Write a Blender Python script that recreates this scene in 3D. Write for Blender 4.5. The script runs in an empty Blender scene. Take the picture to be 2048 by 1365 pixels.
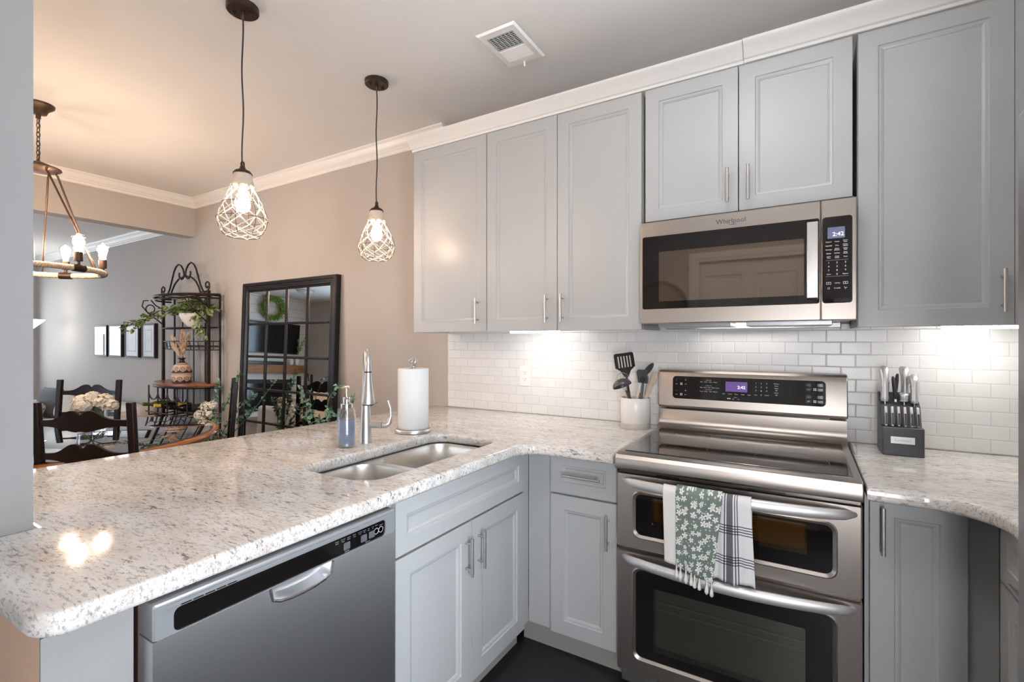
import bpy, bmesh, math, random
from mathutils import Vector, Matrix
PI = math.pi
S = bpy.context.scene
COL = S.collection
random.seed(7)

# ------------------------------------------------------------------ camera, world, exposure
cam_d = bpy.data.cameras.new('camera')
cam_d.sensor_width = 36.0
cam_d.lens = 968.0 / 2048.0 * 36.0
cam_d.clip_start = 0.02
cam_d.clip_end = 60
cam = bpy.data.objects.new('camera', cam_d)
cam.location = (1.8825, -2.487, 1.338)
cam.rotation_euler = (PI / 2, 0, 0.5443)
COL.objects.link(cam)
S.camera = cam
W = bpy.data.worlds.new('sky')
S.world = W
W.use_nodes = True
wn = W.node_tree
bg = wn.nodes['Background']
sky = wn.nodes.new('ShaderNodeTexSky')
sky.sky_type = 'HOSEK_WILKIE'
sky.turbidity = 3.0
sky.sun_direction = (0.3, 0.5, 0.8)
wn.links.new(sky.outputs[0], bg.inputs[0])
bg.inputs[1].default_value = 1.2
S.view_settings.view_transform = 'Standard'
S.view_settings.look = 'None'
S.view_settings.gamma = 1.0
S.view_settings.use_curve_mapping = False
S.view_settings.exposure = 0.68
S.cycles.max_bounces = 10
S.cycles.diffuse_bounces = 5
S.cycles.glossy_bounces = 5
S.cycles.transmission_bounces = 8
S.cycles.transparent_max_bounces = 24
S.cycles.sample_clamp_indirect = 6.0
S.cycles.caustics_reflective = False
S.cycles.caustics_refractive = False
S.cycles.use_light_tree = True

def area(name, loc, rot, size, size_y, power, color, shape='RECTANGLE', spread=PI):
    l = bpy.data.lights.new(name, 'AREA')
    l.shape = shape
    l.size = size
    if shape in ('RECTANGLE', 'ELLIPSE'):
        l.size_y = size_y
    l.energy = power
    l.color = color
    l.spread = spread
    o = bpy.data.objects.new(name, l)
    o.location = loc
    o.rotation_euler = rot
    COL.objects.link(o)
    return o
WARM = (1.0, 0.72, 0.50)
SOFT = (1.0, 0.86, 0.72)
COOL = (0.80, 0.90, 1.0)
# daylight through the living-room window, and fill from an added, unseen glass door
area('window_daylight', (-7.75, -0.75, 1.45), (0, -PI / 2, 0), 1.3, 0.9, 13, COOL)
area('living_fill_light', (-5.0, -4.62, 1.2), (PI / 2, 0, 0), 1.6, 1.9, 44, (0.62, 0.80, 1.0))
# fill light from two added, unseen kitchen windows behind the camera, beside and across from the refrigerator
area('kitchen_fill_light', (2.23, -2.93, 1.0), (PI / 2, 0, 0), 0.34, 1.2, 20, (0.96, 0.97, 1.0))
area('side_fill_light', (2.78, -2.46, 1.1), (0, PI / 2, math.radians(-38)), 1.6, 0.40, 13.5, COOL, spread=math.radians(105))
# ceiling lamps' light, the hall one added (the fixtures are built below)
def point(name, loc, r, power, color):
    l = bpy.data.lights.new(name, 'POINT'); l.shadow_soft_size = r; l.energy = power; l.color = color
    o = bpy.data.objects.new(name, l); o.location = loc; COL.objects.link(o); return o
area('kitchen_ceiling_lamp_light', (1.62, -1.60, 2.60), (PI, 0, 0), 0.30, 0, 78, (0.95, 0.97, 1.0), 'DISK')
point('hall_fill_light', (-0.7, -3.7, 2.50), 0.12, 34, WARM)  # added warm fill from an unseen hall lamp

# ------------------------------------------------------------------ materials
MATS = {}
def nmat(name):
    m = bpy.data.materials.new(name)
    m.use_nodes = True
    MATS[name] = m
    return m, m.node_tree, m.node_tree.nodes['Principled BSDF']
def setp(b, col=None, rough=None, metal=None, **kw):
    if col is not None: b.inputs['Base Color'].default_value = (*col, 1)
    if rough is not None: b.inputs['Roughness'].default_value = rough
    if metal is not None: b.inputs['Metallic'].default_value = metal
    for k, v in kw.items():
        b.inputs[k.replace('_', ' ')].default_value = v
def L(t, a, b): t.links.new(a, b)
def N(t, typ, **kw):
    n = t.nodes.new('ShaderNode' + typ)
    for k, v in kw.items(): setattr(n, k, v)
    return n
def coords(t, scale=(1, 1, 1), rot=(0, 0, 0), loc=(0, 0, 0)):
    tc = N(t, 'TexCoord'); mp = N(t, 'Mapping')
    mp.inputs['Scale'].default_value = scale
    mp.inputs['Rotation'].default_value = rot
    mp.inputs['Location'].default_value = loc
    L(t, tc.outputs['Object'], mp.inputs[0])
    return mp.outputs[0]
def noise(t, vec, scale, detail=3, rough=0.5):
    n = N(t, 'TexNoise')
    n.inputs['Scale'].default_value = scale
    n.inputs['Detail'].default_value = detail
    n.inputs['Roughness'].default_value = rough
    L(t, vec, n.inputs['Vector'])
    return n.outputs['Fac']
def ramp(t, fac, stops, interp='LINEAR'):
    r = N(t, 'ValToRGB'); r.color_ramp.interpolation = interp
    e = r.color_ramp.elements
    while len(e) < len(stops): e.new(0.5)
    for x, (p, c) in zip(e, stops):
        x.position = p; x.color = (*c, 1) if len(c) == 3 else c
    L(t, fac, r.inputs[0])
    return r.outputs[0]
def mixc(t, fac, a, b):
    m = N(t, 'Mix', data_type='RGBA')
    if isinstance(fac, float): m.inputs[0].default_value = fac
    else: L(t, fac, m.inputs[0])
    for s, v in ((6, a), (7, b)):
        if isinstance(v, tuple): m.inputs[s].default_value = (*v, 1)
        else: L(t, v, m.inputs[s])
    return m.outputs[2]
def mth(t, op, a, b=None, c=None):
    m = N(t, 'Math', operation=op)
    for i, v in enumerate((a, b, c)):
        if v is None: continue
        if isinstance(v, (int, float)): m.inputs[i].default_value = v
        else: L(t, v, m.inputs[i])
    return m.outputs[0]
def bump(t, b, h, strength=0.2, dist=0.01):
    n = N(t, 'Bump'); n.inputs['Strength'].default_value = strength; n.inputs['Distance'].default_value = dist
    L(t, h, n.inputs['Height']); L(t, n.outputs[0], b.inputs['Normal'])
def plain(name, col, rough=0.5, metal=0.0, grain=0.0, gscale=40.0, bstr=0.0, **kw):
    m, t, b = nmat(name)
    setp(b, col, rough, metal, **kw)
    v = coords(t)
    if grain:
        f = noise(t, v, gscale, 4)
        L(t, ramp(t, f, [(0.3, tuple(c * (1 - grain) for c in col)), (0.7, tuple(min(1, c * (1 + grain)) for c in col))]), b.inputs['Base Color'])
    if bstr:
        bump(t, b, noise(t, v, gscale * 3, 3), bstr, 0.002)
    return m
def emis(name, col, strength):
    m, t, b = nmat(name)
    setp(b, (0.03, 0.03, 0.03) if strength < 4 else (0.8, 0.8, 0.8), 0.3)
    b.inputs['Emission Color'].default_value = (*col, 1)
    b.inputs['Emission Strength'].default_value = strength
    return m

plain('wall_paint', (0.45, 0.415, 0.385), 0.65, grain=0.02, gscale=3, bstr=0.03)
plain('ceiling_paint', (0.78, 0.765, 0.75), 0.8, grain=0.02, gscale=2)
plain('trim_white', (0.80, 0.78, 0.755), 0.4)
plain('cabinet_paint', (0.44, 0.445, 0.445), 0.33, grain=0.015, gscale=5)
plain('toe_paint', (0.36, 0.34, 0.31), 0.5)
plain('door_white', (0.75, 0.74, 0.72), 0.4)
plain('plastic_white', (0.82, 0.81, 0.79), 0.3)
plain('black_plastic', (0.012, 0.012, 0.013), 0.3)
plain('black_rubber', (0.02, 0.02, 0.022), 0.6)
plain('dark_nylon', (0.045, 0.047, 0.05), 0.35)
plain('grey_nylon', (0.10, 0.105, 0.11), 0.4)
plain('nickel', (0.60, 0.58, 0.56), 0.36, 1.0)
plain('satin_steel', (0.58, 0.57, 0.56), 0.38, 1.0)
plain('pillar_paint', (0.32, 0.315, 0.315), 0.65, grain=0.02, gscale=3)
plain('warm_lit_beige', (0.74, 0.51, 0.36), 0.65, grain=0.02, gscale=3)  # warm light on the end wall put into its colour
plain('lens_off', (0.55, 0.54, 0.53), 0.3)
plain('chrome', (0.75, 0.74, 0.73), 0.10, 1.0)
plain('cast_handle', (0.70, 0.69, 0.69), 0.45, 0.75)
plain('bronze_dark', (0.055, 0.035, 0.025), 0.4, 0.7)
plain('bronze_light', (0.085, 0.052, 0.036), 0.40, 0.7)
plain('iron_black', (0.022, 0.014, 0.012), 0.45, 0.4)
plain('mirror_frame', (0.010, 0.007, 0.006), 0.30, grain=0.2, gscale=30, Specular_IOR_Level=0.35)
plain('chair_wood', (0.010, 0.005, 0.0045), 0.38, grain=0.3, gscale=30, Specular_IOR_Level=0.3)
plain('paper', (0.72, 0.72, 0.715), 0.9, bstr=0.25, gscale=60)
plain('ceramic_white', (0.82, 0.81, 0.79), 0.25)
plain('stone_band', (0.55, 0.51, 0.47), 0.6, grain=0.06, gscale=50)
plain('light_wood', (0.62, 0.50, 0.38), 0.55, grain=0.15, gscale=25)
plain('amber_wood', (0.55, 0.30, 0.05), 0.4, grain=0.1, gscale=25)
plain('linen', (0.66, 0.60, 0.53), 0.9, bstr=0.2, gscale=80)
plain('sofa_cloth', (0.72, 0.68, 0.64), 0.9, bstr=0.2, gscale=60)
plain('grey_cloth', (0.16, 0.165, 0.18), 0.9, bstr=0.2, gscale=90)
plain('petal_white', (0.85, 0.80, 0.72), 0.8)
plain('pampas', (0.74, 0.58, 0.43), 0.95, grain=0.12, gscale=60)
plain('pampas_pink', (0.55, 0.36, 0.27), 0.95, grain=0.12, gscale=60)
plain('canvas_art', (0.55, 0.56, 0.58), 0.35, grain=0.10, gscale=7)
plain('blade_steel', (0.72, 0.72, 0.73), 0.38, 0.75)
plain('block_wood', (0.035, 0.036, 0.042), 0.38)
plain('screen_black', (0.006, 0.006, 0.007), 0.12)
plain('firebox_black', (0.008, 0.008, 0.008), 0.5)
plain('pot_grey', (0.25, 0.24, 0.23), 0.7)
plain('cork', (0.45, 0.28, 0.12), 0.8)
plain('soap_blue', (0.20, 0.235, 0.32), 0.12)
plain('cushion_print', (0.45, 0.42, 0.38), 0.9, grain=0.7, gscale=28)
plain('wine_label', (0.75, 0.55, 0.08), 0.6)
plain('bottle_green', (0.10, 0.13, 0.02), 0.08)
plain('bottle_black', (0.008, 0.010, 0.012), 0.06)
plain('brass_worn', (0.45, 0.38, 0.26), 0.3, 1.0)
plain('vent_dark', (0.05, 0.055, 0.06), 0.6)
plain('fridge_steel', (0.42, 0.43, 0.45), 0.38, 0.85)
plain('dw_side', (0.10, 0.055, 0.04), 0.4)
plain('fascia_grey', (0.33, 0.34, 0.355), 0.35, 0.35)
plain('print_white', (0.80, 0.80, 0.80), 0.5)
plain('print_grey', (0.35, 0.35, 0.36), 0.5)
plain('print_dark', (0.05, 0.05, 0.05), 0.5)
plain('button_grey', (0.10, 0.10, 0.11), 0.5)
emis('bulb_glow', (1.0, 0.72, 0.51), 46)
emis('filament_glow', (1.0, 0.72, 0.50), 168)
emis('torchiere_glow', (1.0, 0.93, 0.84), 5)
emis('led_glow', (1.0, 0.97, 0.92), 17)
emis('led_glow_strong', (1.0, 0.97, 0.93), 31)
emis('added_cooktop_glow', (1.0, 0.95, 0.90), 6)  # glow of the task light added under the microwave
emis('lamp_lens', (1.0, 0.95, 0.88), 6)
emis('clock_digits', (0.85, 0.9, 1.0), 1.3)
emis('clock_blue', (0.19, 0.21, 0.42), 0.35)
emis('clock_violet', (0.20, 0.09, 0.42), 0.40)
emis('digits_pale', (0.9, 0.85, 1.0), 1.3)

# granite
m, t, b = nmat('granite')
v = coords(t, (0.55, 1.9, 1.3), (0, 0, -0.55))
basec = ramp(t, noise(t, v, 8, 4, 0.6), [(0.36, (0.60, 0.55, 0.505)), (0.5, (0.70, 0.665, 0.63)), (0.66, (0.77, 0.755, 0.74))])
f0 = ramp(t, noise(t, v, 130, 3, 0.6), [(0.45, (0, 0, 0)), (0.60, (1, 1, 1))])
c0 = mixc(t, mth(t, 'MULTIPLY', f0, 0.35), basec, (0.76, 0.74, 0.72))
f1 = ramp(t, noise(t, v, 88, 4, 0.72), [(0.525, (0, 0, 0)), (0.61, (1, 1, 1))])
c1 = mixc(t, mth(t, 'MULTIPLY', f1, 0.72), c0, (0.30, 0.26, 0.235))
big = ramp(t, noise(t, v, 7, 2), [(0.42, (0, 0, 0)), (0.60, (1, 1, 1))])
f2 = ramp(t, noise(t, v, 48, 4, 0.75), [(0.575, (0, 0, 0)), (0.63, (1, 1, 1))])
c2 = mixc(t, mth(t, 'MULTIPLY', f2, mth(t, 'MULTIPLY_ADD', big, 0.55, 0.30)), c1, (0.055, 0.040, 0.045))
L(t, c2, b.inputs['Base Color'])
setp(b, None, 0.09)

# subway tile 2 x 4 in., joints where the photo has them
m, t, b = nmat('subway_tile')
TW, TH = 0.1032, 0.0524
tc = N(t, 'TexCoord'); sx = N(t, 'SeparateXYZ'); L(t, tc.outputs['Object'], sx.inputs[0])
u = mth(t, 'ADD', sx.outputs[0], 1.411 + TW * 0.5 + TW * 40)   # object origin sits at x = 1.411, z = 0.914
w_ = mth(t, 'ADD', sx.outputs[2], 0.0)
row = mth(t, 'FLOOR', mth(t, 'DIVIDE', w_, TH))
odd = mth(t, 'MODULO', mth(t, 'ADD', row, 1.0), 2.0)
uu = mth(t, 'ADD', mth(t, 'DIVIDE', u, TW), mth(t, 'MULTIPLY', odd, 0.5))
fu = mth(t, 'FRACT', uu); fw = mth(t, 'FRACT', mth(t, 'DIVIDE', w_, TH))
du = mth(t, 'MULTIPLY', mth(t, 'MINIMUM', fu, mth(t, 'SUBTRACT', 1.0, fu)), TW)
dw = mth(t, 'MULTIPLY', mth(t, 'MINIMUM', fw, mth(t, 'SUBTRACT', 1.0, fw)), TH)
dd = mth(t, 'MINIMUM', du, dw)
tilef = N(t, 'MapRange'); tilef.interpolation_type = 'SMOOTHSTEP'
tilef.inputs['From Min'].default_value = 0.0006; tilef.inputs['From Max'].default_value = 0.0016
L(t, dd, tilef.inputs['Value'])
ed = N(t, 'MapRange'); ed.interpolation_type = 'SMOOTHSTEP'
ed.inputs['From Min'].default_value = 0.0004; ed.inputs['From Max'].default_value = 0.0042
L(t, dd, ed.inputs['Value'])
wn_ = N(t, 'TexWhiteNoise', noise_dimensions='2D')
cv = N(t, 'CombineXYZ'); L(t, mth(t, 'FLOOR', uu), cv.inputs[0]); L(t, row, cv.inputs[1]); L(t, cv.outputs[0], wn_.inputs['Vector'])
tint = ramp(t, wn_.outputs['Value'], [(0, (0.74, 0.735, 0.73)), (1, (0.79, 0.785, 0.78))])
L(t, mixc(t, tilef.outputs[0], (0.56, 0.555, 0.55), tint), b.inputs['Base Color'])
L(t, mth(t, 'SUBTRACT', 0.6, mth(t, 'MULTIPLY', tilef.outputs[0], 0.36)), b.inputs['Roughness'])
bump(t, b, ed.outputs[0], 0.55, 0.0012)

def brushed(name, col, rough, axis, bs=0.10, metal=1.0, tintv=0.025):
    m, t, b = nmat(name)
    sc = {'x': (3, 90, 900), 'z': (900, 900, 4), 'y': (90, 3, 900)}[axis]
    f = noise(t, coords(t, sc), 1.0, 2)
    L(t, ramp(t, f, [(0.3, tuple(c * (1 - tintv) for c in col)), (0.7, tuple(c * (1 + tintv) for c in col))]), b.inputs['Base Color'])
    setp(b, None, rough, metal, Anisotropic=bs)
    tg = N(t, 'Tangent', direction_type='UV_MAP'); tg.uv_map = 'UVMap'
    L(t, tg.outputs[0], b.inputs['Tangent'])
    b.inputs['Anisotropic Rotation'].default_value = 0.25 if axis == 'z' else 0.0
    return m
brushed('steel_x', (0.48, 0.43, 0.39), 0.37, 'x', 0.5)
brushed('steel_y', (0.74, 0.745, 0.755), 0.42, 'y', 0.85)
brushed('steel_sink', (0.78, 0.77, 0.75), 0.30, 'y', 0.5)
brushed('steel_v', (0.60, 0.585, 0.56), 0.27, 'z', 0.4)

# black glasses
m, t, b = nmat('black_glass'); setp(b, (0.006, 0.005, 0.005), 0.035, 0, Specular_IOR_Level=0.6)
m, t, b = nmat('cooktop_glass')
v = coords(t)
L(t, ramp(t, noise(t, v, 420, 1), [(0.70, (0.006, 0.006, 0.007)), (0.74, (0.20, 0.20, 0.21))]), b.inputs['Base Color'])
setp(b, None, 0.05, 0, Specular_IOR_Level=0.95)
def sheer(name, gcol, rough, refl, tcol):
    m, t, b = nmat(name)
    t.nodes.remove(b)
    out = t.nodes['Material Output']
    g = N(t, 'BsdfGlossy'); g.inputs[0].default_value = (*gcol, 1); g.inputs['Roughness'].default_value = rough
    tr = N(t, 'BsdfTransparent'); tr.inputs[0].default_value = (*tcol, 1)
    lw = N(t, 'LayerWeight'); lw.inputs[0].default_value = 0.5
    mx = N(t, 'MixShader')
    fc = mth(t, 'POWER', lw.outputs['Facing'], 4.0)
    L(t, mth(t, 'MINIMUM', mth(t, 'MULTIPLY_ADD', fc, 0.6 * min(refl, 1.4), 0.04 * refl if refl < 2 else 0.07 * refl), 1.0), mx.inputs[0])
    L(t, tr.outputs[0], mx.inputs[1]); L(t, g.outputs[0], mx.inputs[2]); L(t, mx.outputs[0], out.inputs[0])
    return m
sheer('clear_glass', (1, 1, 1), 0.02, 1.2, (0.96, 0.97, 0.98))
sheer('window_glass', (1, 1, 1), 0.02, 1.0, (0.97, 0.98, 0.98))
sheer('oven_glass', (0.95, 0.85, 0.6), 0.04, 3.0, (0.62, 0.50, 0.30))
sheer('oven_glass_dark', (0.85, 0.85, 0.8), 0.05, 3.0, (0.58, 0.57, 0.53))
m, t, b = nmat('mw_window'); setp(b, (0.035, 0.026, 0.020), 0.03, 0.0, Specular_IOR_Level=0.9)
b.inputs['Specular Tint'].default_value = (1.0, 0.85, 0.7, 1)
b.inputs['IOR'].default_value = 2.1
m, t, b = nmat('mirror_glass'); setp(b, (0.90, 0.91, 0.90), 0.01, 1.0)
m, t, b = nmat('picture_glass'); setp(b, (0.30, 0.32, 0.34), 0.04, 0.75)
m, t, b = nmat('table_glass'); setp(b, (0.52, 0.52, 0.54), 0.02, 1.0)

# woods
def wood(name, c0, c1, scale, axis_scale, rough):
    m, t, b = nmat(name)
    v = coords(t, axis_scale)
    f = noise(t, v, scale, 5, 0.6)
    L(t, ramp(t, f, [(0.3, c0), (0.7, c1)]), b.inputs['Base Color'])
    setp(b, None, rough)
    return m
wood('table_wood', (0.28, 0.10, 0.03), (0.50, 0.22, 0.07), 9, (1, 1, 8), 0.18)
wood('shelf_wood', (0.20, 0.065, 0.03), (0.36, 0.14, 0.06), 9, (1, 6, 6), 0.3)
wood('mantel_wood', (0.20, 0.08, 0.02), (0.42, 0.19, 0.06), 6, (6, 1, 6), 0.5)
wood('floor_wood', (0.16, 0.09, 0.05), (0.30, 0.19, 0.11), 5, (8, 1, 1), 0.35)
# black floor with pale specks
m, t, b = nmat('floor_black')
v = coords(t)
L(t, ramp(t, noise(t, v, 330, 2), [(0.66, (0.006, 0.006, 0.008)), (0.76, (0.10, 0.11, 0.14))]), b.inputs['Base Color'])
setp(b, None, 0.55)
# shiplap boards
m, t, b = nmat('shiplap')
tc = N(t, 'TexCoord'); sx = N(t, 'SeparateXYZ'); L(t, tc.outputs['Object'], sx.inputs[0])
fz = mth(t, 'FRACT', mth(t, 'DIVIDE', sx.outputs[2], 0.18))
g = mth(t, 'LESS_THAN', fz, 0.035)
L(t, mixc(t, g, (0.80, 0.79, 0.76), (0.35, 0.34, 0.33)), b.inputs['Base Color'])
setp(b, None, 0.5)
# ropes
m, t, b = nmat('rope'); v = coords(t)
L(t, ramp(t, noise(t, v, 220, 3), [(0.3, (0.50, 0.36, 0.24)), (0.7, (0.80, 0.64, 0.48))]), b.inputs['Base Color']); setp(b, None, 0.9)
m, t, b = nmat('rope_pale'); v = coords(t)
L(t, ramp(t, noise(t, v, 260, 3), [(0.3, (0.70, 0.62, 0.50)), (0.7, (0.88, 0.82, 0.72))]), b.inputs['Base Color']); setp(b, None, 0.9)
plain('neck_wood', (0.62, 0.50, 0.40), 0.6, grain=0.12, gscale=40)
# leaves
def leafm(name, c0, c1):
    m, t, b = nmat(name)
    v = coords(t)
    L(t, ramp(t, noise(t, v, 38, 3), [(0.35, c0), (0.65, c1)]), b.inputs['Base Color'])
    setp(b, None, 0.5)
leafm('leaf_variegated', (0.05, 0.11, 0.015), (0.38, 0.46, 0.20))
leafm('leaf_eucalyptus', (0.05, 0.16, 0.10), (0.22, 0.40, 0.30))
leafm('leaf_wreath', (0.08, 0.20, 0.02), (0.34, 0.50, 0.10))
plain('stem_green', (0.12, 0.18, 0.06), 0.6)

# floral cloth: voronoi cells carry five-petalled flowers (cloth-space = object X,Z in metres)
m, t, b = nmat('floral_cloth')
tc = N(t, 'TexCoord'); sx = N(t, 'SeparateXYZ'); L(t, tc.outputs['UV'], sx.inputs[0])
def flowers(off, cell, size):
    cb = N(t, 'CombineXYZ')
    L(t, mth(t, 'ADD', mth(t, 'DIVIDE', sx.outputs[0], cell), off), cb.inputs[0])
    L(t, mth(t, 'ADD', mth(t, 'DIVIDE', sx.outputs[1], cell), off * 1.7), cb.inputs[1])
    vo = N(t, 'TexVoronoi', voronoi_dimensions='2D'); vo.inputs['Scale'].default_value = 1.0; vo.inputs['Randomness'].default_value = 0.75
    L(t, cb.outputs[0], vo.inputs['Vector'])
    df = N(t, 'VectorMath', operation='SUBTRACT'); L(t, cb.outputs[0], df.inputs[0]); L(t, vo.outputs['Position'], df.inputs[1])
    s2 = N(t, 'SeparateXYZ'); L(t, df.outputs[0], s2.inputs[0])
    sc = N(t, 'SeparateColor'); L(t, vo.outputs['Color'], sc.inputs[0])
    ang = mth(t, 'ARCTAN2', s2.outputs[1], s2.outputs[0])
    ang = mth(t, 'ADD', mth(t, 'MULTIPLY', ang, 2.5), mth(t, 'MULTIPLY', sc.outputs[0], 6.28))
    pet = mth(t, 'POWER', mth(t, 'ABSOLUTE', mth(t, 'COSINE', ang)), 0.7)
    r = vo.outputs['Distance']
    lim = mth(t, 'MULTIPLY', pet, mth(t, 'MULTIPLY_ADD', sc.outputs[1], size * 0.5, size * 0.75))
    a = mth(t, 'LESS_THAN', r, lim)
    return mth(t, 'MULTIPLY', a, mth(t, 'GREATER_THAN', r, 0.055))
fm = mth(t, 'MAXIMUM', flowers(0.0, 0.026, 0.40), flowers(7.3, 0.017, 0.17))
gn = N(t, 'TexNoise'); gn.inputs['Scale'].default_value = 14; L(t, tc.outputs['UV'], gn.inputs['Vector'])
L(t, mixc(t, fm, (0.135, 0.18, 0.15), (0.80, 0.80, 0.78)), b.inputs['Base Color'])
setp(b, None, 0.9)
# plaid cloth
m, t, b = nmat('plaid_cloth')
tc = N(t, 'TexCoord'); sx = N(t, 'SeparateXYZ'); L(t, tc.outputs['UV'], sx.inputs[0])
def band(x, a, c): return mth(t, 'MULTIPLY', mth(t, 'GREATER_THAN', x, a), mth(t, 'LESS_THAN', x, c))
def addup(l):
    r = l[0]
    for q in l[1:]: r = mth(t, 'MAXIMUM', r, q)
    return r
xs = [(0.030, 0.034), (0.037, 0.055), (0.059, 0.062), (0.066, 0.069), (0.170, 0.182), (0.186, 0.190)]
zs = [(a + o, c + o) for o in (0.058, 0.158) for a, c in ((0.0, 0.0035), (0.0085, 0.0125), (0.017, 0.0205), (0.0255, 0.029))]
vx = addup([band(sx.outputs[0], a, c) for a, c in xs]); vz = addup([band(sx.outputs[1], a, c) for a, c in zs])
dk = mth(t, 'MULTIPLY', mth(t, 'ADD', vx, vz), 0.5)
L(t, ramp(t, dk, [(0.0, (0.74, 0.74, 0.75)), (0.5, (0.10, 0.10, 0.115)), (1.0, (0.012, 0.012, 0.015))]), b.inputs['Base Color'])
setp(b, None, 0.9)
plain('white_cloth', (0.76, 0.745, 0.72), 0.9, bstr=0.15, gscale=90)
# vase with scroll bands
m, t, b = nmat('scroll_pottery')
tc = N(t, 'TexCoord'); sx = N(t, 'SeparateXYZ'); L(t, tc.outputs['Object'], sx.inputs[0])
th_ = mth(t, 'MULTIPLY', mth(t, 'ARCTAN2', sx.outputs[1], sx.outputs[0]), 9 / (2 * PI))
zc = sx.outputs[2]
def scroll(z0, off):
    fx = mth(t, 'SUBTRACT', mth(t, 'FRACT', mth(t, 'ADD', th_, off)), 0.5)
    dz = mth(t, 'DIVIDE', mth(t, 'SUBTRACT', zc, z0), 0.062)
    r = mth(t, 'SQRT', mth(t, 'ADD', mth(t, 'MULTIPLY', fx, fx), mth(t, 'MULTIPLY', dz, dz)))
    a = mth(t, 'ARCTAN2', dz, fx)
    sp = mth(t, 'FRACT', mth(t, 'SUBTRACT', mth(t, 'DIVIDE', r, 0.24), mth(t, 'DIVIDE', a, 2 * PI)))
    spd = mth(t, 'MULTIPLY', mth(t, 'LESS_THAN', sp, 0.42), mth(t, 'LESS_THAN', r, 0.46))
    low = mth(t, 'MULTIPLY', mth(t, 'LESS_THAN', dz, mth(t, 'MULTIPLY_ADD', mth(t, 'COSINE', mth(t, 'MULTIPLY', fx, 2 * PI)), -0.16, -0.36)), mth(t, 'GREATER_THAN', dz, -0.75))
    return mth(t, 'MAXIMUM', spd, low)
msk = mth(t, 'MAXIMUM', scroll(0.165, 0.0), scroll(0.050, 0.4))
for a, c in ((0.098, 0.102), (0.113, 0.117), (0.214, 0.218), (0.224, 0.229), (0.235, 0.40)):
    msk = mth(t, 'MAXIMUM', msk, mth(t, 'MULTIPLY', mth(t, 'GREATER_THAN', zc, a), mth(t, 'LESS_THAN', zc, c)))
L(t, mixc(t, msk, (0.68, 0.52, 0.40), (0.035, 0.018, 0.012)), b.inputs['Base Color'])
setp(b, None, 0.5)

# ------------------------------------------------------------------ mesh helpers
BASE = {}
def props(o, label=None, cat=None, group=None, kind=None):
    if label: o['label'] = label
    if cat: o['category'] = cat
    if group: o['group'] = group
    if kind: o['kind'] = kind
    return o
def thing(name, label, cat, loc=(0, 0, 0), group=None):
    o = bpy.data.objects.new(name, None)
    o.empty_display_size = 0.05
    COL.objects.link(o)
    o.location = loc
    BASE[o.name] = Vector(loc)
    return props(o, label, cat, group)

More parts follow.
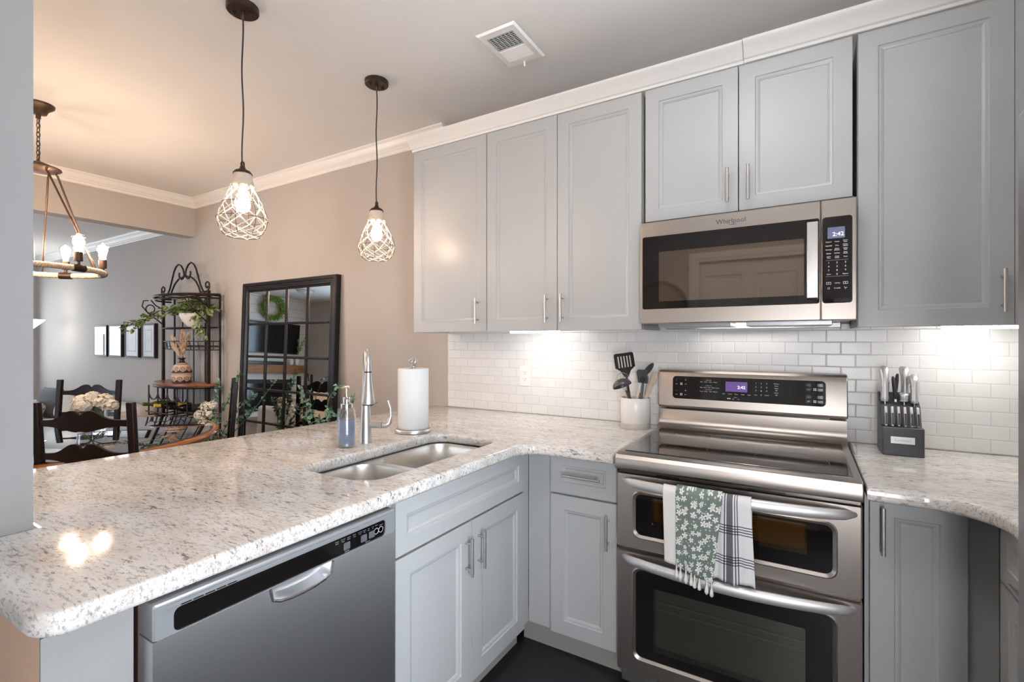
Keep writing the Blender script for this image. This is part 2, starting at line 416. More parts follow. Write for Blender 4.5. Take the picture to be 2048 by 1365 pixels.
class MB:
    """collects polygons; build() links them as one mesh object"""
    def __init__(s): s.v = []; s.f = []; s.m = []; s.uv = None
    def add(s, vs, fs, m=0):
        k = len(s.v)
        s.v += [Vector(p) for p in vs]
        s.f += [tuple(i + k for i in f) for f in fs]
        s.m += [m] * len(fs)
        return s
    def box(s, x0, x1, y0, y1, z0, z1, m=0):
        x0, x1 = sorted((x0, x1)); y0, y1 = sorted((y0, y1)); z0, z1 = sorted((z0, z1))
        vs = [(x, y, z) for x in (x0, x1) for y in (y0, y1) for z in (z0, z1)]
        return s.add(vs, [(0, 1, 3, 2), (4, 6, 7, 5), (0, 4, 5, 1), (2, 3, 7, 6), (0, 2, 6, 4), (1, 5, 7, 3)], m)
    def loft(s, rings, m=0, cap0=True, cap1=True, closed=False):
        n = len(rings[0]); vs = [p for r in rings for p in r]; fs = []
        R = len(rings)
        for i in range(R if closed else R - 1):
            j = (i + 1) % R
            for k in range(n):
                q = (k + 1) % n
                fs.append((i * n + k, i * n + q, j * n + q, j * n + k))
        if not closed:
            if cap0: fs.append(tuple(range(n))[::-1])
            if cap1: fs.append(tuple((R - 1) * n + k for k in range(n)))
        return s.add(vs, fs, m)
    def tube(s, pts, r, n=8, m=0, closed=False, caps=True):
        pts = [Vector(p) for p in pts]
        R = len(pts)
        rs = r if isinstance(r, (list, tuple)) else [r] * R
        tang = []
        for i in range(R):
            a = pts[(i - 1) % R] if (closed or i > 0) else pts[0]
            c = pts[(i + 1) % R] if (closed or i < R - 1) else pts[-1]
            d = (c - a)
            tang.append(d.normalized() if d.length > 1e-9 else Vector((0, 0, 1)))
        ref = Vector((0, 0, 1)) if abs(tang[0].z) < 0.9 else Vector((1, 0, 0))
        nx = (ref - tang[0] * ref.dot(tang[0])).normalized()
        rings = []
        for i in range(R):
            nx = (nx - tang[i] * nx.dot(tang[i]))
            nx = nx.normalized() if nx.length > 1e-9 else tang[i].orthogonal().normalized()
            ny = tang[i].cross(nx)
            rings.append([pts[i] + (nx * math.cos(2 * PI * k / n) + ny * math.sin(2 * PI * k / n)) * rs[i] for k in range(n)])
        return s.loft(rings, m, caps, caps, closed)
    def lathe(s, prof, c=(0, 0, 0), n=24, m=0, M=None, caps=True):
        rings = []
        c = Vector(c)
        for r, z in prof:
            r = max(r, 1e-5)
            ring = [Vector((r * math.cos(2 * PI * k / n), r * math.sin(2 * PI * k / n), z)) for k in range(n)]
            if M is not None: ring = [M @ p for p in ring]
            rings.append([p + c for p in ring])
        return s.loft(rings, m, caps, caps)
    def cyl(s, p0, p1, r, n=16, m=0): return s.tube([p0, p1], r, n, m)
    def ball(s, c, r, n=14, m=0, sz=1.0):
        k = n // 2
        return s.lathe([(r * math.sin(PI * i / k), -r * sz * math.cos(PI * i / k)) for i in range(k + 1)], c, n, m)
    def prism(s, pts, fn, d0, d1, m=0):
        """polygon (u,w) pushed from depth d0 to d1; fn(u,w,d) -> xyz"""
        n = len(pts)
        vs = [fn(u, w, d0) for u, w in pts] + [fn(u, w, d1) for u, w in pts]
        fs = [tuple(range(n))[::-1], tuple(range(n, 2 * n))] + [(k, (k + 1) % n, n + (k + 1) % n, n + k) for k in range(n)]
        return s.add(vs, fs, m)
    def xf(s, M):
        s.v = [M @ p for p in s.v]; return s
    def text(s, string, size, fn, u, w, d, m=0, align='CENTER', bold=0.0, thick=0.0004):
        cu = bpy.data.curves.new('t', 'FONT'); cu.body = string; cu.size = size; cu.align_x = align; cu.align_y = 'CENTER'
        cu.resolution_u = 2; cu.offset = bold
        ob = bpy.data.objects.new('t', cu)
        me = bpy.data.meshes.new_from_object(ob)
        s.add([fn(u + p.co.x, w + p.co.y, d + thick) for p in me.vertices], [tuple(p.vertices) for p in me.polygons], m)
        bpy.data.objects.remove(ob); bpy.data.curves.remove(cu); bpy.data.meshes.remove(me)
        return s
    def build(s, name, mats, parent=None, bevel=0.0, seg=2, sharp=35, solid=0.0, subsurf=0, fix=True):
        me = bpy.data.meshes.new(name)
        if parent is not None:
            off = BASE[parent.name]
        else:
            xs = [p.x for p in s.v]; ys = [p.y for p in s.v]; zs = [p.z for p in s.v]
            off = Vector(((min(xs) + max(xs)) / 2, (min(ys) + max(ys)) / 2, min(zs)))
        me.from_pydata([tuple(p - off) for p in s.v], [], s.f)
        if isinstance(mats, str): mats = [mats]
        for q in mats: me.materials.append(MATS[q])
        me.polygons.foreach_set('material_index', s.m)
        if s.uv is None: s.uv = [(p.x + p.y, p.z + 0.001 * p.y) for p in s.v]
        if s.uv is not None:
            ul = me.uv_layers.new(name='UVMap')
            for lp in me.loops: ul.data[lp.index].uv = s.uv[lp.vertex_index]
        if fix:
            bm = bmesh.new(); bm.from_mesh(me); bmesh.ops.recalc_face_normals(bm, faces=bm.faces); bm.to_mesh(me); bm.free()
        me.polygons.foreach_set('use_smooth', [True] * len(me.polygons))
        me.set_sharp_from_angle(angle=math.radians(sharp))
        me.update()
        o = bpy.data.objects.new(name, me)
        COL.objects.link(o)
        if parent is not None:
            o.parent = parent; BASE[o.name] = off
        else:
            o.location = off; BASE[o.name] = off
        if bevel:
            md = o.modifiers.new('bevel', 'BEVEL'); md.width = bevel; md.segments = seg; md.limit_method = 'ANGLE'; md.angle_limit = math.radians(40); md.harden_normals = False
        if solid:
            md = o.modifiers.new('solid', 'SOLIDIFY'); md.thickness = solid; md.offset = 0
        if subsurf:
            md = o.modifiers.new('sub', 'SUBSURF'); md.levels = subsurf; md.render_levels = subsurf
        return o
def copy_tree(o, parent=None, loc=None, rz=None, label=None):
    c = o.copy(); COL.objects.link(c)
    if parent is not None: c.parent = parent
    if loc is not None: c.location = loc
    if rz is not None: c.rotation_euler = (0, 0, rz)
    if label: c['label'] = label
    for ch in list(o.children): copy_tree(ch, c)
    return c
def FY(y0): return lambda u, w, d: (u, y0 - d, w)          # faces the camera side (-Y)
def FXp(x0): return lambda u, w, d: (x0 + d, u, w)         # faces +X
def FXm(x0): return lambda u, w, d: (x0 - d, -u, w)        # faces -X (u = -Y)
def FYp(y0): return lambda u, w, d: (-u, y0 + d, w)        # faces +Y (u = -X)
def rect(u0, u1, w0, w1, r=0.0, n=5):
    if r <= 0: return [(u0, w0), (u1, w0), (u1, w1), (u0, w1)]
    out = []
    for cx, cy, a0 in ((u1 - r, w0 + r, -PI / 2), (u1 - r, w1 - r, 0), (u0 + r, w1 - r, PI / 2), (u0 + r, w0 + r, PI)):
        for k in range(n + 1):
            a = a0 + PI / 2 * k / n
            out.append((cx + r * math.cos(a), cy + r * math.sin(a)))
    return out
def bridge(mb, pa, pb, fn, da, db, m=0):
    n = len(pa)
    mb.add([fn(u, w, da) for u, w in pa] + [fn(u, w, db) for u, w in pb], [(k, (k + 1) % n, n + (k + 1) % n, n + k) for k in range(n)], m)
def struct(mb, name, mat, **kw):
    return props(mb.build(name, mat, **kw), kind='structure')

# ================================================================== THE SETTING
CZ = 2.743; LZ = 2.56
mb = MB(); mb.box(-0.25, 3.05, -3.12, 0.12, -0.1, 0.0); struct(mb, 'floor', 'floor_black')
mb = MB(); mb.box(-8.02, -0.25, -4.82, 0.12, -0.1, 0.0); mb.box(-0.25, 0.385, -4.82, -3.12, -0.1, 0.0); struct(mb, 'floor_dining', 'floor_wood')
mb = MB(); mb.box(-3.45, 3.05, -4.82, 0.12, CZ, CZ + 0.1); struct(mb, 'ceiling', 'ceiling_paint')
mb = MB(); mb.box(-8.02, -3.45, -4.82, 0.12, LZ, LZ + 0.1); struct(mb, 'ceiling_living', 'ceiling_paint')
mb = MB(); mb.box(-8.02, 3.05, 0.0, 0.12, 0, CZ); struct(mb, 'wall_back', 'wall_paint')
mb = MB(); mb.box(-3.45, -3.30, -4.70, 0.0, 2.372, CZ); struct(mb, 'wall_header', 'wall_paint')
mb = MB(); mb.box(2.93, 3.05, -2.12, 0.0, 0, CZ); mb.box(2.93, 3.05, -3.12, -2.88, 0, CZ); mb.box(2.93, 3.05, -2.88, -2.12, 0, 0.28); mb.box(2.93, 3.05, -2.88, -2.12, 2.06, CZ)  # with an opening for the added side window
struct(mb, 'wall_right', 'wall_paint')
mb = MB()                                                            # wall behind the camera with a door and an opening for an added window
mb.box(0.385, 1.05, -3.12, -3.0, 0, CZ); mb.box(1.89, 2.02, -3.12, -3.0, 0, CZ); mb.box(2.44, 2.93, -3.12, -3.0, 0, CZ); mb.box(1.05, 1.89, -3.12, -3.0, 2.06, CZ)
mb.box(2.02, 2.44, -3.12, -3.0, 0, 0.32); mb.box(2.02, 2.44, -3.12, -3.0, 1.68, CZ)
struct(mb, 'wall_front', 'wall_paint')
mb = MB(); mb.box(0.262, 0.385, -4.70, -2.11, 0, CZ); struct(mb, 'wall_left', 'pillar_paint')
mb = MB(); mb.box(0.387, 0.856, -2.222, -2.10, 0, 0.872); struct(mb, 'wall_end', 'warm_lit_beige')
mb = MB(); mb.box(0.8565, 0.863, -2.222, -2.10, 0, 0.872); struct(mb, 'trim_6', 'pillar_paint')
mb = MB(); mb.box(0.17, 0.25, -2.108, -0.002, 0, 0.872); struct(mb, 'wall_peninsula', 'wall_paint')
mb = MB()                                                            # far living-room wall with a window
mb.box(-8.02, -7.90, -0.30, 0.0, 0, LZ); mb.box(-8.02, -7.90, -2.4, -1.20, 0, LZ)
mb.box(-8.02, -7.90, -1.20, -0.30, 0, 0.75); mb.box(-8.02, -7.90, -1.20, -0.30, 2.15, LZ)
struct(mb, 'wall_far', 'wall_paint')
mb = MB(); mb.box(-8.02, -7.90, -4.70, -2.4, 0, LZ); struct(mb, 'wall_fireplace', 'shiplap')
mb = MB()
mb.box(-8.02, -5.8, -4.82, -4.70, 0, CZ); mb.box(-4.2, 0.385, -4.82, -4.70, 0, CZ); mb.box(-5.8, -4.2, -4.82, -4.70, 2.15, CZ)  # opening left for the added glass door
struct(mb, 'wall_opposite', 'wall_paint')
# tile behind the counters
mb = MB(); mb.box(-0.106, 2.928, -0.008, -0.0005, 0.914, 1.41); struct(mb, 'trim_backsplash', 'subway_tile')

def window(name, fn, u0, u1, w0, w1, bars):
    t = thing(name, None, None, fn((u0 + u1) / 2, w0, 0)); props(t, kind='structure')
    mb = MB(); n = 0.06
    for a, c in (((u0, u0 + n), (w0, w1)), ((u1 - n, u1), (w0, w1)), ((u0, u1), (w0, w0 + n)), ((u0, u1), (w1 - n, w1))):
        mb.prism(rect(a[0], a[1], c[0], c[1]), fn, -0.10, 0.012)
    for q in bars: mb.prism(rect(u0, u1, q - 0.015, q + 0.015), fn, -0.06, -0.03)
    mb.prism(rect((u0 + u1) / 2 - 0.012, (u0 + u1) / 2 + 0.012, w0, w1), fn, -0.06, -0.03)
    mb.build('window_frame', 'trim_white', t)
    g = MB(); g.prism(rect(u0 + n, u1 - n, w0 + n, w1 - n), fn, -0.05, -0.045); g.build('pane', 'window_glass', t)
window('window_1', FXp(-7.90), -1.20, -0.30, 0.75, 2.15, [1.45])
window('added_window_2', FYp(-4.70), 4.2, 5.8, 0.0, 2.15, [])  # added glass door, unseen, around the living-room fill light
window('added_window_3', FYp(-3.0), -2.44, -2.02, 0.32, 1.68, [1.0])  # added window, unseen, around the kitchen fill light
window('added_window_4', FXm(2.93), 2.12, 2.88, 0.28, 2.06, [1.2])  # added window, unseen, around the side fill light

# crown mouldings
CROWN = [(0, 0), (0.065, 0), (0.065, -0.009), (0.060, -0.013), (0.053, -0.020), (0.046, -0.037), (0.034, -0.055), (0.026, -0.061), (0.026, -0.067), (0.016, -0.075), (0.016, -0.088), (0.010, -0.095), (0, -0.095)]
def crown_x(name, x0, x1, y, z, mat='trim_white'):
    mb = MB(); mb.loft([[(x, y - d, z + w) for d, w in CROWN] for x in (x0, x1)]); return struct(mb, name, mat, sharp=20)
def crown_y(name, x, y0, y1, z):
    mb = MB(); mb.loft([[(x + d, y, z + w) for d, w in CROWN] for y in (y0, y1)]); return struct(mb, name, 'trim_white', sharp=20)
crown_x('trim_1', -3.30, -0.11, -0.0005, CZ - 0.0005)
crown_y('trim_2', -3.2995, -4.70, -0.001, CZ - 0.0005)
crown_x('trim_3', -7.90, -3.45, -0.0005, LZ - 0.0005)
CC = [(0, 0), (0.010, 0), (0.012, 0.010), (0.020, 0.014), (0.032, 0.030), (0.050, 0.048), (0.058, 0.054), (0.062, 0.060), (0.062, 0.070), (0, 0.070)]
def cabcrown(name, x0, x1, dy=0.0):
    mb = MB(); mb.loft([[(x, -0.326 - dy - d, 2.4565 + w) for d, w in CC] for x in (x0, x1)]); return struct(mb, name, 'trim_white', sharp=20)
cabcrown('trim_4', -0.112, 1.6705); cabcrown('trim_5', 1.6725, 2.50, 0.004)

# six-panel door in the wall behind (seen in the microwave's glass)
def ring_panel(mb, fn, u0, u1, w0, w1, steps, m=0):
    """nested rectangles: steps = [(inset, depth)...], last one capped"""
    loops = [(rect(u0 + i, u1 - i, w0 + i, w1 - i), d) for i, d in steps]
    for (pa, da), (pb, db) in zip(loops, loops[1:]): bridge(mb, pa, pb, fn, da, db, m)
    pa, da = loops[-1]
    mb.add([fn(u, w, da) for u, w in pa], [(0, 1, 2, 3)], m)
def rail_door(mb, fn, u0, u1, w0, w1, holes, th, steps, m=0):
    """flat slab whose face carries sunk rectangular fields"""
    us = sorted({u0, u1, *[h[0] for h in holes], *[h[1] for h in holes]}); ws = sorted({w0, w1, *[h[2] for h in holes], *[h[3] for h in holes]})
    for a, c in zip(us, us[1:]):
        for e, f in zip(ws, ws[1:]):
            if any(h[0] <= a and c <= h[1] and h[2] <= e and f <= h[3] for h in holes): continue
            mb.add([fn(a, e, th), fn(c, e, th), fn(c, f, th), fn(a, f, th)], [(0, 1, 2, 3)], m)
    bridge(mb, rect(u0, u1, w0, w1), rect(u0, u1, w0, w1), fn, 0, th, m)
    mb.add([fn(u, w, 0) for u, w in rect(u0, u1, w0, w1)], [(3, 2, 1, 0)], m)
    for h in holes: ring_panel(mb, fn, *h, [(i, th + d) for i, d in steps], m)
d1 = thing('door_1', None, None, (1.47, -3.0, 0)); props(d1, kind='structure')
fn = FYp(-3.06)
mb = MB()
hs = []
for a, c in ((-1.83, -1.53), (-1.41, -1.11)):
    for e, f in ((1.66, 1.93), (0.98, 1.54), (0.22, 0.84)): hs.append((a, c, e, f))
rail_door(mb, fn, -1.888, -1.052, 0.005, 2.056, hs, 0.04, [(0, 0), (0.006, -0.008), (0.03, -0.008), (0.05, -0.002)])
mb.build('door_leaf', 'door_white', d1)
mb = MB(); fn = FYp(-3.0)
for r_ in ((-1.97, -1.885, 0, 2.055), (-1.055, -0.97, 0, 2.055), (-1.97, -0.97, 2.0555, 2.14)):
    mb.prism(rect(*r_), fn, 0.0, 0.02)
for r_ in ((-1.958, -1.915, 0, 2.085), (-1.025, -0.982, 0, 2.085), (-1.958, -0.982, 2.0855, 2.128)):
    mb.prism(rect(*r_), fn, 0.0205, 0.03)
mb.build('door_casing', 'trim_white', d1)
mb = MB(); mb.ball((1.83, -2.97, 0.95), 0.028, 16); mb.cyl((1.83, -3.02, 0.95), (1.83, -2.98, 0.95), 0.012); mb.build('door_handle', 'nickel', d1)
mb = MB()
M = Matrix.Rotation(-PI / 2, 4, 'X')
mb.lathe([(0.0, 0.004), (0.20, 0.004), (0.225, 0.02), (0.24, 0.03), (0.25, 0.012), (0.25, 0.0)], (0.70, -2.999, 1.66), 40, 0, M)
props(mb.build('brass_plate', 'brass_worn'), 'round brass plate hung on the wall left of the white six panel door', 'wall decor')

# ================================================================== KITCHEN CABINETS
STEPS = [(0, 0), (0.003, -0.004), (0.010, -0.0055), (0.016, -0.0085), (0.0175, -0.0105), (0.0185, -0.0105)]
def cab_door(fn, u0, u1, w0, w1, parent, name='door', rail=0.058, hand=None, label=None):
    """hand = (u, w0, w1) upright bar or ('h', w, u0, u1)"""
    mb = MB(); T = 0.020
    rail_door(mb, fn, u0, u1, w0, w1, [(u0 + rail, u1 - rail, w0 + rail, w1 - rail)], T, STEPS)
    d = mb.build(name, 'cabinet_paint', parent, bevel=0.0015, seg=1, sharp=25)
    if hand:
        h = MB(); R = 0.0055; off = T + 0.030
        if hand[0] == 'h':
            _, w, a, c = hand
            h.cyl(fn(a, w, off), fn(c, w, off), R, 12)
            for q in (a + 0.02, c - 0.02): h.cyl(fn(q, w, T - 0.002), fn(q, w, off), 0.004, 10)
        else:
            u, a, c = hand
            h.cyl(fn(u, a, off), fn(u, c, off), R, 12)
            for q in (a + 0.022, c - 0.022): h.cyl(fn(u, q, T - 0.002), fn(u, q, off), 0.004, 10)
        h.build('handle', 'nickel', d)
    return d
UP_G = 'grey wall cabinets over the back counter'
ZB, ZT = 1.389, 2.455
def wall_cab(name, label, x0, x1, z0, doors):
    t = thing(name, label, 'cabinet', ((x0 + x1) / 2, -0.001, z0), UP_G)
    mb = MB()
    mb.box(x0, x0 + 0.016, -0.309, -0.009, z0, ZT); mb.box(x1 - 0.016, x1, -0.309, -0.009, z0, ZT)
    mb.box(x0 + 0.016, x1 - 0.016, -0.309, -0.009, z0 + 0.012, z0 + 0.028); mb.box(x0 + 0.016, x1 - 0.016, -0.309, -0.009, ZT - 0.016, ZT)
    mb.box(x0 + 0.016, x1 - 0.016, -0.015, -0.009, z0 + 0.028, ZT - 0.016)
    mb.box(x0 + 0.016, x0 + 0.05, -0.309, -0.29, z0, ZT - 0.016); mb.box(x1 - 0.05, x1 - 0.016, -0.309, -0.29, z0, ZT - 0.016)
    mb.box(x0 + 0.05, x1 - 0.05, -0.309, -0.29, z0, z0 + 0.04)
    mb.build('body', 'cabinet_paint', t)
    for a, c, hu in doors:
        cab_door(FY(-0.310), a, c, z0 + 0.001, ZT - 0.001, t, hand=(hu, z0 + 0.042, z0 + 0.180))
wall_cab('upper_cabinet', 'grey wall cabinet with a single door, at the left end nearest the dining room', -0.106, 0.416, ZB, [(-0.104, 0.4145, 0.362)])
wall_cab('upper_cabinet', 'tall grey two-door wall cabinet over the outlet, left of the microwave', 0.4175, 1.2575, ZB, [(0.420, 0.8355, 0.784), (0.8395, 1.2555, 0.868)])
wall_cab('upper_cabinet', 'short grey two-door wall cabinet directly above the microwave', 1.2715, 2.0325, 1.861, [(1.2735, 1.6495, 1.613), (1.6535, 2.0305, 1.689)])
wall_cab('upper_cabinet', 'tall grey single-door wall cabinet right of the microwave, over the knife block', 2.046, 2.50, ZB, [(2.048, 2.456, 2.428)])
t = thing('upper_cabinet', 'grey wall cabinet on the right wall at the photo edge', 'cabinet', (2.75, -0.8, ZB), UP_G)
mb = MB(); mb.box(2.56, 2.928, -1.2, -0.012, ZB, ZT); mb.build('body', 'cabinet_paint', t)
cab_door(FXm(2.559), 0.36, 1.19, ZB + 0.001, ZT - 0.001, t, hand=(1.15, ZB + 0.04, ZB + 0.18))
mb = MB(); mb.box(2.458, 2.558, -0.328, -0.311, ZB, ZT); mb.build('filler_strip', 'cabinet_paint', t)

# under-cabinet lights
UC = 'light bars under the wall cabinets'
for x0, x1, lab in ((0.50, 0.79, 'lit white light bar under the cabinet over the outlet'), (2.30, 2.52, 'lit white light bar under the cabinet over the knife block')):
    t = thing('cabinet_light', lab, 'light', ((x0 + x1) / 2, -0.2, ZB - 0.02), UC)
    mb = MB(); mb.box(x0, x1, -0.235, -0.185, ZB + 0.004, ZB + 0.0115); mb.build('housing', 'plastic_white', t, bevel=0.001)
    mb = MB(); mb.box(x0 + 0.004, x1 - 0.004, -0.231, -0.189, ZB - 0.008, ZB + 0.004); mb.build('diffuser', 'led_glow' if x0 < 1 else 'led_glow_strong', t, bevel=0.002)

# ---- base cabinets
BG = 'grey base cabinets under the granite'
t = thing('base_cabinet', 'grey sink cabinet in the peninsula with two doors under a false drawer front', 'cabinet', (0.56, -1.08, 0), BG)
mb = MB()
y0, y1 = -1.484, -0.705
mb.box(0.262, 0.832, y0, y0 + 0.016, 0.115, 0.870); mb.box(0.262, 0.832, y1 - 0.016, y1, 0.115, 0.870)
mb.box(0.262, 0.832, y0 + 0.016, y1 - 0.016, 0.115, 0.131); mb.box(0.262, 0.270, y0 + 0.016, y1 - 0.016, 0.131, 0.870)
mb.box(0.832, 0.8495, y0, y0 + 0.04, 0.115, 0.872); mb.box(0.832, 0.8495, y1 - 0.04, y1 + 0.0635, 0.115, 0.872)
mb.box(0.832, 0.8495, y0 + 0.04, y1 - 0.04, 0.115, 0.15); mb.box(0.832, 0.8495, y0 + 0.04, y1 - 0.04, 0.68, 0.872)
mb.build('body', 'cabinet_paint', t)
mb = MB(); mb.box(0.262, 0.79, y0, y1 + 0.0635, 0.0, 0.114); mb.build('toe_kick', 'toe_paint', t)
fn = FXp(0.850)
cab_door(fn, -1.464, -0.714, 0.708, 0.868, t, 'drawer_front', rail=0.045)
cab_door(fn, -1.464, -1.092, 0.124, 0.700, t, hand=(-1.128, 0.522, 0.655))
cab_door(fn, -1.087, -0.714, 0.124, 0.700, t, hand=(-1.052, 0.522, 0.655))

t = thing('base_cabinet', 'narrow grey corner cabinet left of the range with one drawer over one door', 'cabinet', (1.06, -0.33, 0), BG)
mb = MB(); mb.box(0.851, 1.266, -0.640, -0.012, 0.115, 0.872); mb.build('body', 'cabinet_paint', t)
mb = MB(); mb.box(0.795, 1.266, -0.585, -0.012, 0.0, 0.114); mb.build('toe_kick', 'toe_paint', t)
fn = FY(-0.641)
cab_door(fn, 0.968, 1.256, 0.708, 0.868, t, 'drawer', rail=0.045, hand=('h', 0.788, 1.035, 1.195))
cab_door(fn, 0.968, 1.256, 0.120, 0.698, t, hand=(1.222, 0.520, 0.655))

t = thing('base_cabinet', 'narrow grey single-door cabinet right of the range', 'cabinet', (2.19, -0.33, 0), BG)
mb = MB(); mb.box(2.040, 2.3435, -0.640, -0.012, 0.115, 0.872); mb.build('body', 'cabinet_paint', t)
mb = MB(); mb.box(2.040, 2.40, -0.585, -0.012, 0.0, 0.114); mb.build('toe_kick', 'toe_paint', t)
cab_door(fn, 2.052, 2.274, 0.120, 0.868, t, hand=(2.082, 0.700, 0.842))
t = thing('base_cabinet', 'grey drawer cabinet on the right wall beside the refrigerator', 'cabinet', (2.64, -0.95, 0), BG)
mb = MB(); mb.box(2.345, 2.926, -1.238, -0.641, 0.115, 0.872); mb.build('body', 'cabinet_paint', t)
mb = MB(); mb.box(2.402, 2.926, -1.238, -0.641, 0.0, 0.114); mb.build('toe_kick', 'toe_paint', t)
fn = FXm(2.3445)
cab_door(fn, 0.722, 1.232, 0.708, 0.868, t, 'drawer', rail=0.045, hand=('h', 0.762, 0.91, 1.05))
cab_door(fn, 0.722, 1.232, 0.120, 0.698, t, hand=(1.195, 0.520, 0.655))

# ---- granite worktops
def slab(name, label, outer, holes, z0, z1, rb, group=None):
    cu = bpy.data.curves.new('c', 'CURVE'); cu.dimensions = '2D'; cu.fill_mode = 'BOTH'
    cu.bevel_depth = rb; cu.bevel_resolution = 4; cu.extrude = (z1 - z0) / 2 - rb; cu.offset = -rb
    for pts in [outer] + holes:
        sp = cu.splines.new('POLY'); sp.points.add(len(pts) - 1); sp.use_cyclic_u = True
        for q, (x, y) in zip(sp.points, pts): q.co = (x, y, 0, 1)
    ob = bpy.data.objects.new('c', cu)
    me = bpy.data.meshes.new_from_object(ob)
    bpy.data.objects.remove(ob); bpy.data.curves.remove(cu)
    me.materials.clear(); me.materials.append(MATS['granite'])
    me.name = name
    bm = bmesh.new(); bm.from_mesh(me); bmesh.ops.remove_doubles(bm, verts=bm.verts, dist=1e-5); bmesh.ops.recalc_face_normals(bm, faces=bm.faces); bm.to_mesh(me); bm.free()
    me.polygons.foreach_set('use_smooth', [True] * len(me.polygons)); me.set_sharp_from_angle(angle=math.radians(40))
    o = bpy.data.objects.new(name, me); COL.objects.link(o); o.location = (0, 0, (z0 + z1) / 2); BASE[o.name] = Vector(o.location)
    return props(o, label, 'worktop', group)
def arc(cx, cy, r, a0, a1, n=10): return [(cx + r * math.cos(math.radians(a0 + (a1 - a0) * k / n)), cy + r * math.sin(math.radians(a0 + (a1 - a0) * k / n))) for k in range(n + 1)]
outer = [(-0.215, -0.009), (1.2685, -0.009), (1.2685, -0.745)] + arc(0.985, -0.84, 0.095, 90, 180) + arc(0.84, -2.187, 0.05, 0, -90, 6) + [(0.387, -2.237), (0.387, -2.108), (-0.325, -2.108)]
hole = rect(0.432, 0.765, -1.470, -0.752, 0.085, 8)
slab('granite_worktop', 'speckled pale granite worktop of the peninsula, turning the corner to the range', outer, [hole], 0.8735, 0.914, 0.012, 'granite worktops')
outer = [(2.0365, -0.009), (2.927, -0.009), (2.927, -1.238), (2.30, -1.238)] + arc(2.16, -0.90, 0.14, 0, 90) + [(2.0365, -0.76)]
slab('granite_worktop', 'speckled pale granite worktop right of the range, under the knife block', outer, [], 0.8735, 0.914, 0.012, 'granite worktops')

# ---- undermount sink
t = thing('sink', 'stainless double-bowl sink set under the peninsula granite', 'sink', (0.60, -1.11, 0.68))
bowls = [rect(0.440, 0.757, -1.462, -1.190, 0.075, 8), rect(0.440, 0.757, -1.160, -0.760, 0.075, 8)]
cu = bpy.data.curves.new('c', 'CURVE'); cu.dimensions = '2D'; cu.fill_mode = 'BOTH'; cu.extrude = 0.001
for pts in [rect(0.412, 0.785, -1.482, -0.735, 0.09, 8)] + bowls:
    sp = cu.splines.new('POLY'); sp.points.add(len(pts) - 1); sp.use_cyclic_u = True
    for q, (x, y) in zip(sp.points, pts): q.co = (x, y, 0, 1)
ob = bpy.data.objects.new('c', cu); me = bpy.data.meshes.new_from_object(ob); bpy.data.objects.remove(ob); bpy.data.curves.remove(cu)
mb = MB(); mb.add([(p.co.x, p.co.y, p.co.z + 0.8723) for p in me.vertices], [tuple(p.vertices) for p in me.polygons])
mb.build('rim', 'steel_sink', t)
for pts, cx, cy in ((bowls[0], 0.60, -1.326), (bowls[1], 0.60, -0.96)):
    mb = MB()
    def sc(k, z): return [(cx + (x - cx) * k, cy + (y - cy) * k, z) for x, y in pts]
    mb.loft([sc(1.0, 0.8723), sc(0.985, 0.862), sc(0.965, 0.78), sc(0.945, 0.71), sc(0.90, 0.690), sc(0.6, 0.685), sc(0.15, 0.681)], 0, False, True)
    o = mb.build('basin', 'steel_sink', t, sharp=60)
    mb = MB(); mb.lathe([(0.0, 0.002), (0.03, 0.002), (0.036, 0.006), (0.042, 0.004), (0.043, 0.0)], (cx, cy, 0.6825), 24); mb.build('drain', 'chrome', o)

# ---- dishwasher
t = thing('dishwasher', 'stainless dishwasher with black control strip at the near end of the peninsula', 'dishwasher', (0.58, -1.79, 0))
mb = MB(); mb.box(0.30, 0.845, -2.086, -1.492, 0.10, 0.862); mb.build('body', 'dw_side', t)
mb = MB(); mb.box(0.36, 0.80, -2.082, -1.498, 0.0, 0.099); mb.build('toe_panel', 'black_plastic', t)
D0, D1 = -2.085, -1.495
fn = FXp(0.846)
mb = MB()                                                            # steel door with scooped handle pocket
PK0, PK1, PB = -1.866, -1.704, 0.762
def pocket(k, n=8):  # outline below the fascia
    a = []
    for q in range(n + 1):
        s_ = q / n
        a.append((PK0 + k + (PK1 - PK0 - 2 * k) * (0.5 - 0.5 * math.cos(PI * s_)), 0.803 - (0.803 - PB - k) * math.sin(PI * s_) ** 0.45))
    return a
po = pocket(0.0)
front = [(D0, 0.105), (D1, 0.105), (D1, 0.803)] + po[::-1] + [(D0, 0.803)]
mb.add([fn(u, w, 0.052) for u, w in front], [tuple(range(len(front)))])
bridge_pts = [(D0, 0.105), (D1, 0.105), (D1, 0.803), (D0, 0.803)]
bridge(mb, bridge_pts, bridge_pts, fn, 0.0, 0.052)
mb.add([fn(u, w, 0.0) for u, w in bridge_pts], [(3, 2, 1, 0)])
pi_ = pocket(0.012)
k = len(po)
mb.add([fn(u, w, 0.052) for u, w in po] + [fn(u, w, 0.026) for u, w in pi_], [(i, i + 1, k + i + 1, k + i) for i in range(k - 1)])
mb.add([fn(u, w, 0.026) for u, w in pi_], [tuple(range(k))])
door = mb.build('door', 'steel_y', t, sharp=50)
mb = MB()                                                            # raised lip of the pocket
mb.tube([fn(u, w, 0.053) for u, w in po], 0.0035, 8); mb.build('handle_pocket_rim', 'chrome', door)
mb = MB()                                                            # grey fascia with black glass insert
ins = rect(-2.052, -1.531, 0.806, 0.850, 0.012, 4)
fo = rect(D0, D1, 0.804, 0.868, 0.004, 4)
bridge(mb, fo, fo, fn, 0.0, 0.050); bridge(mb, fo, rect(D0 + 0.003, D1 - 0.003, 0.807, 0.865, 0.004, 4), fn, 0.050, 0.054)
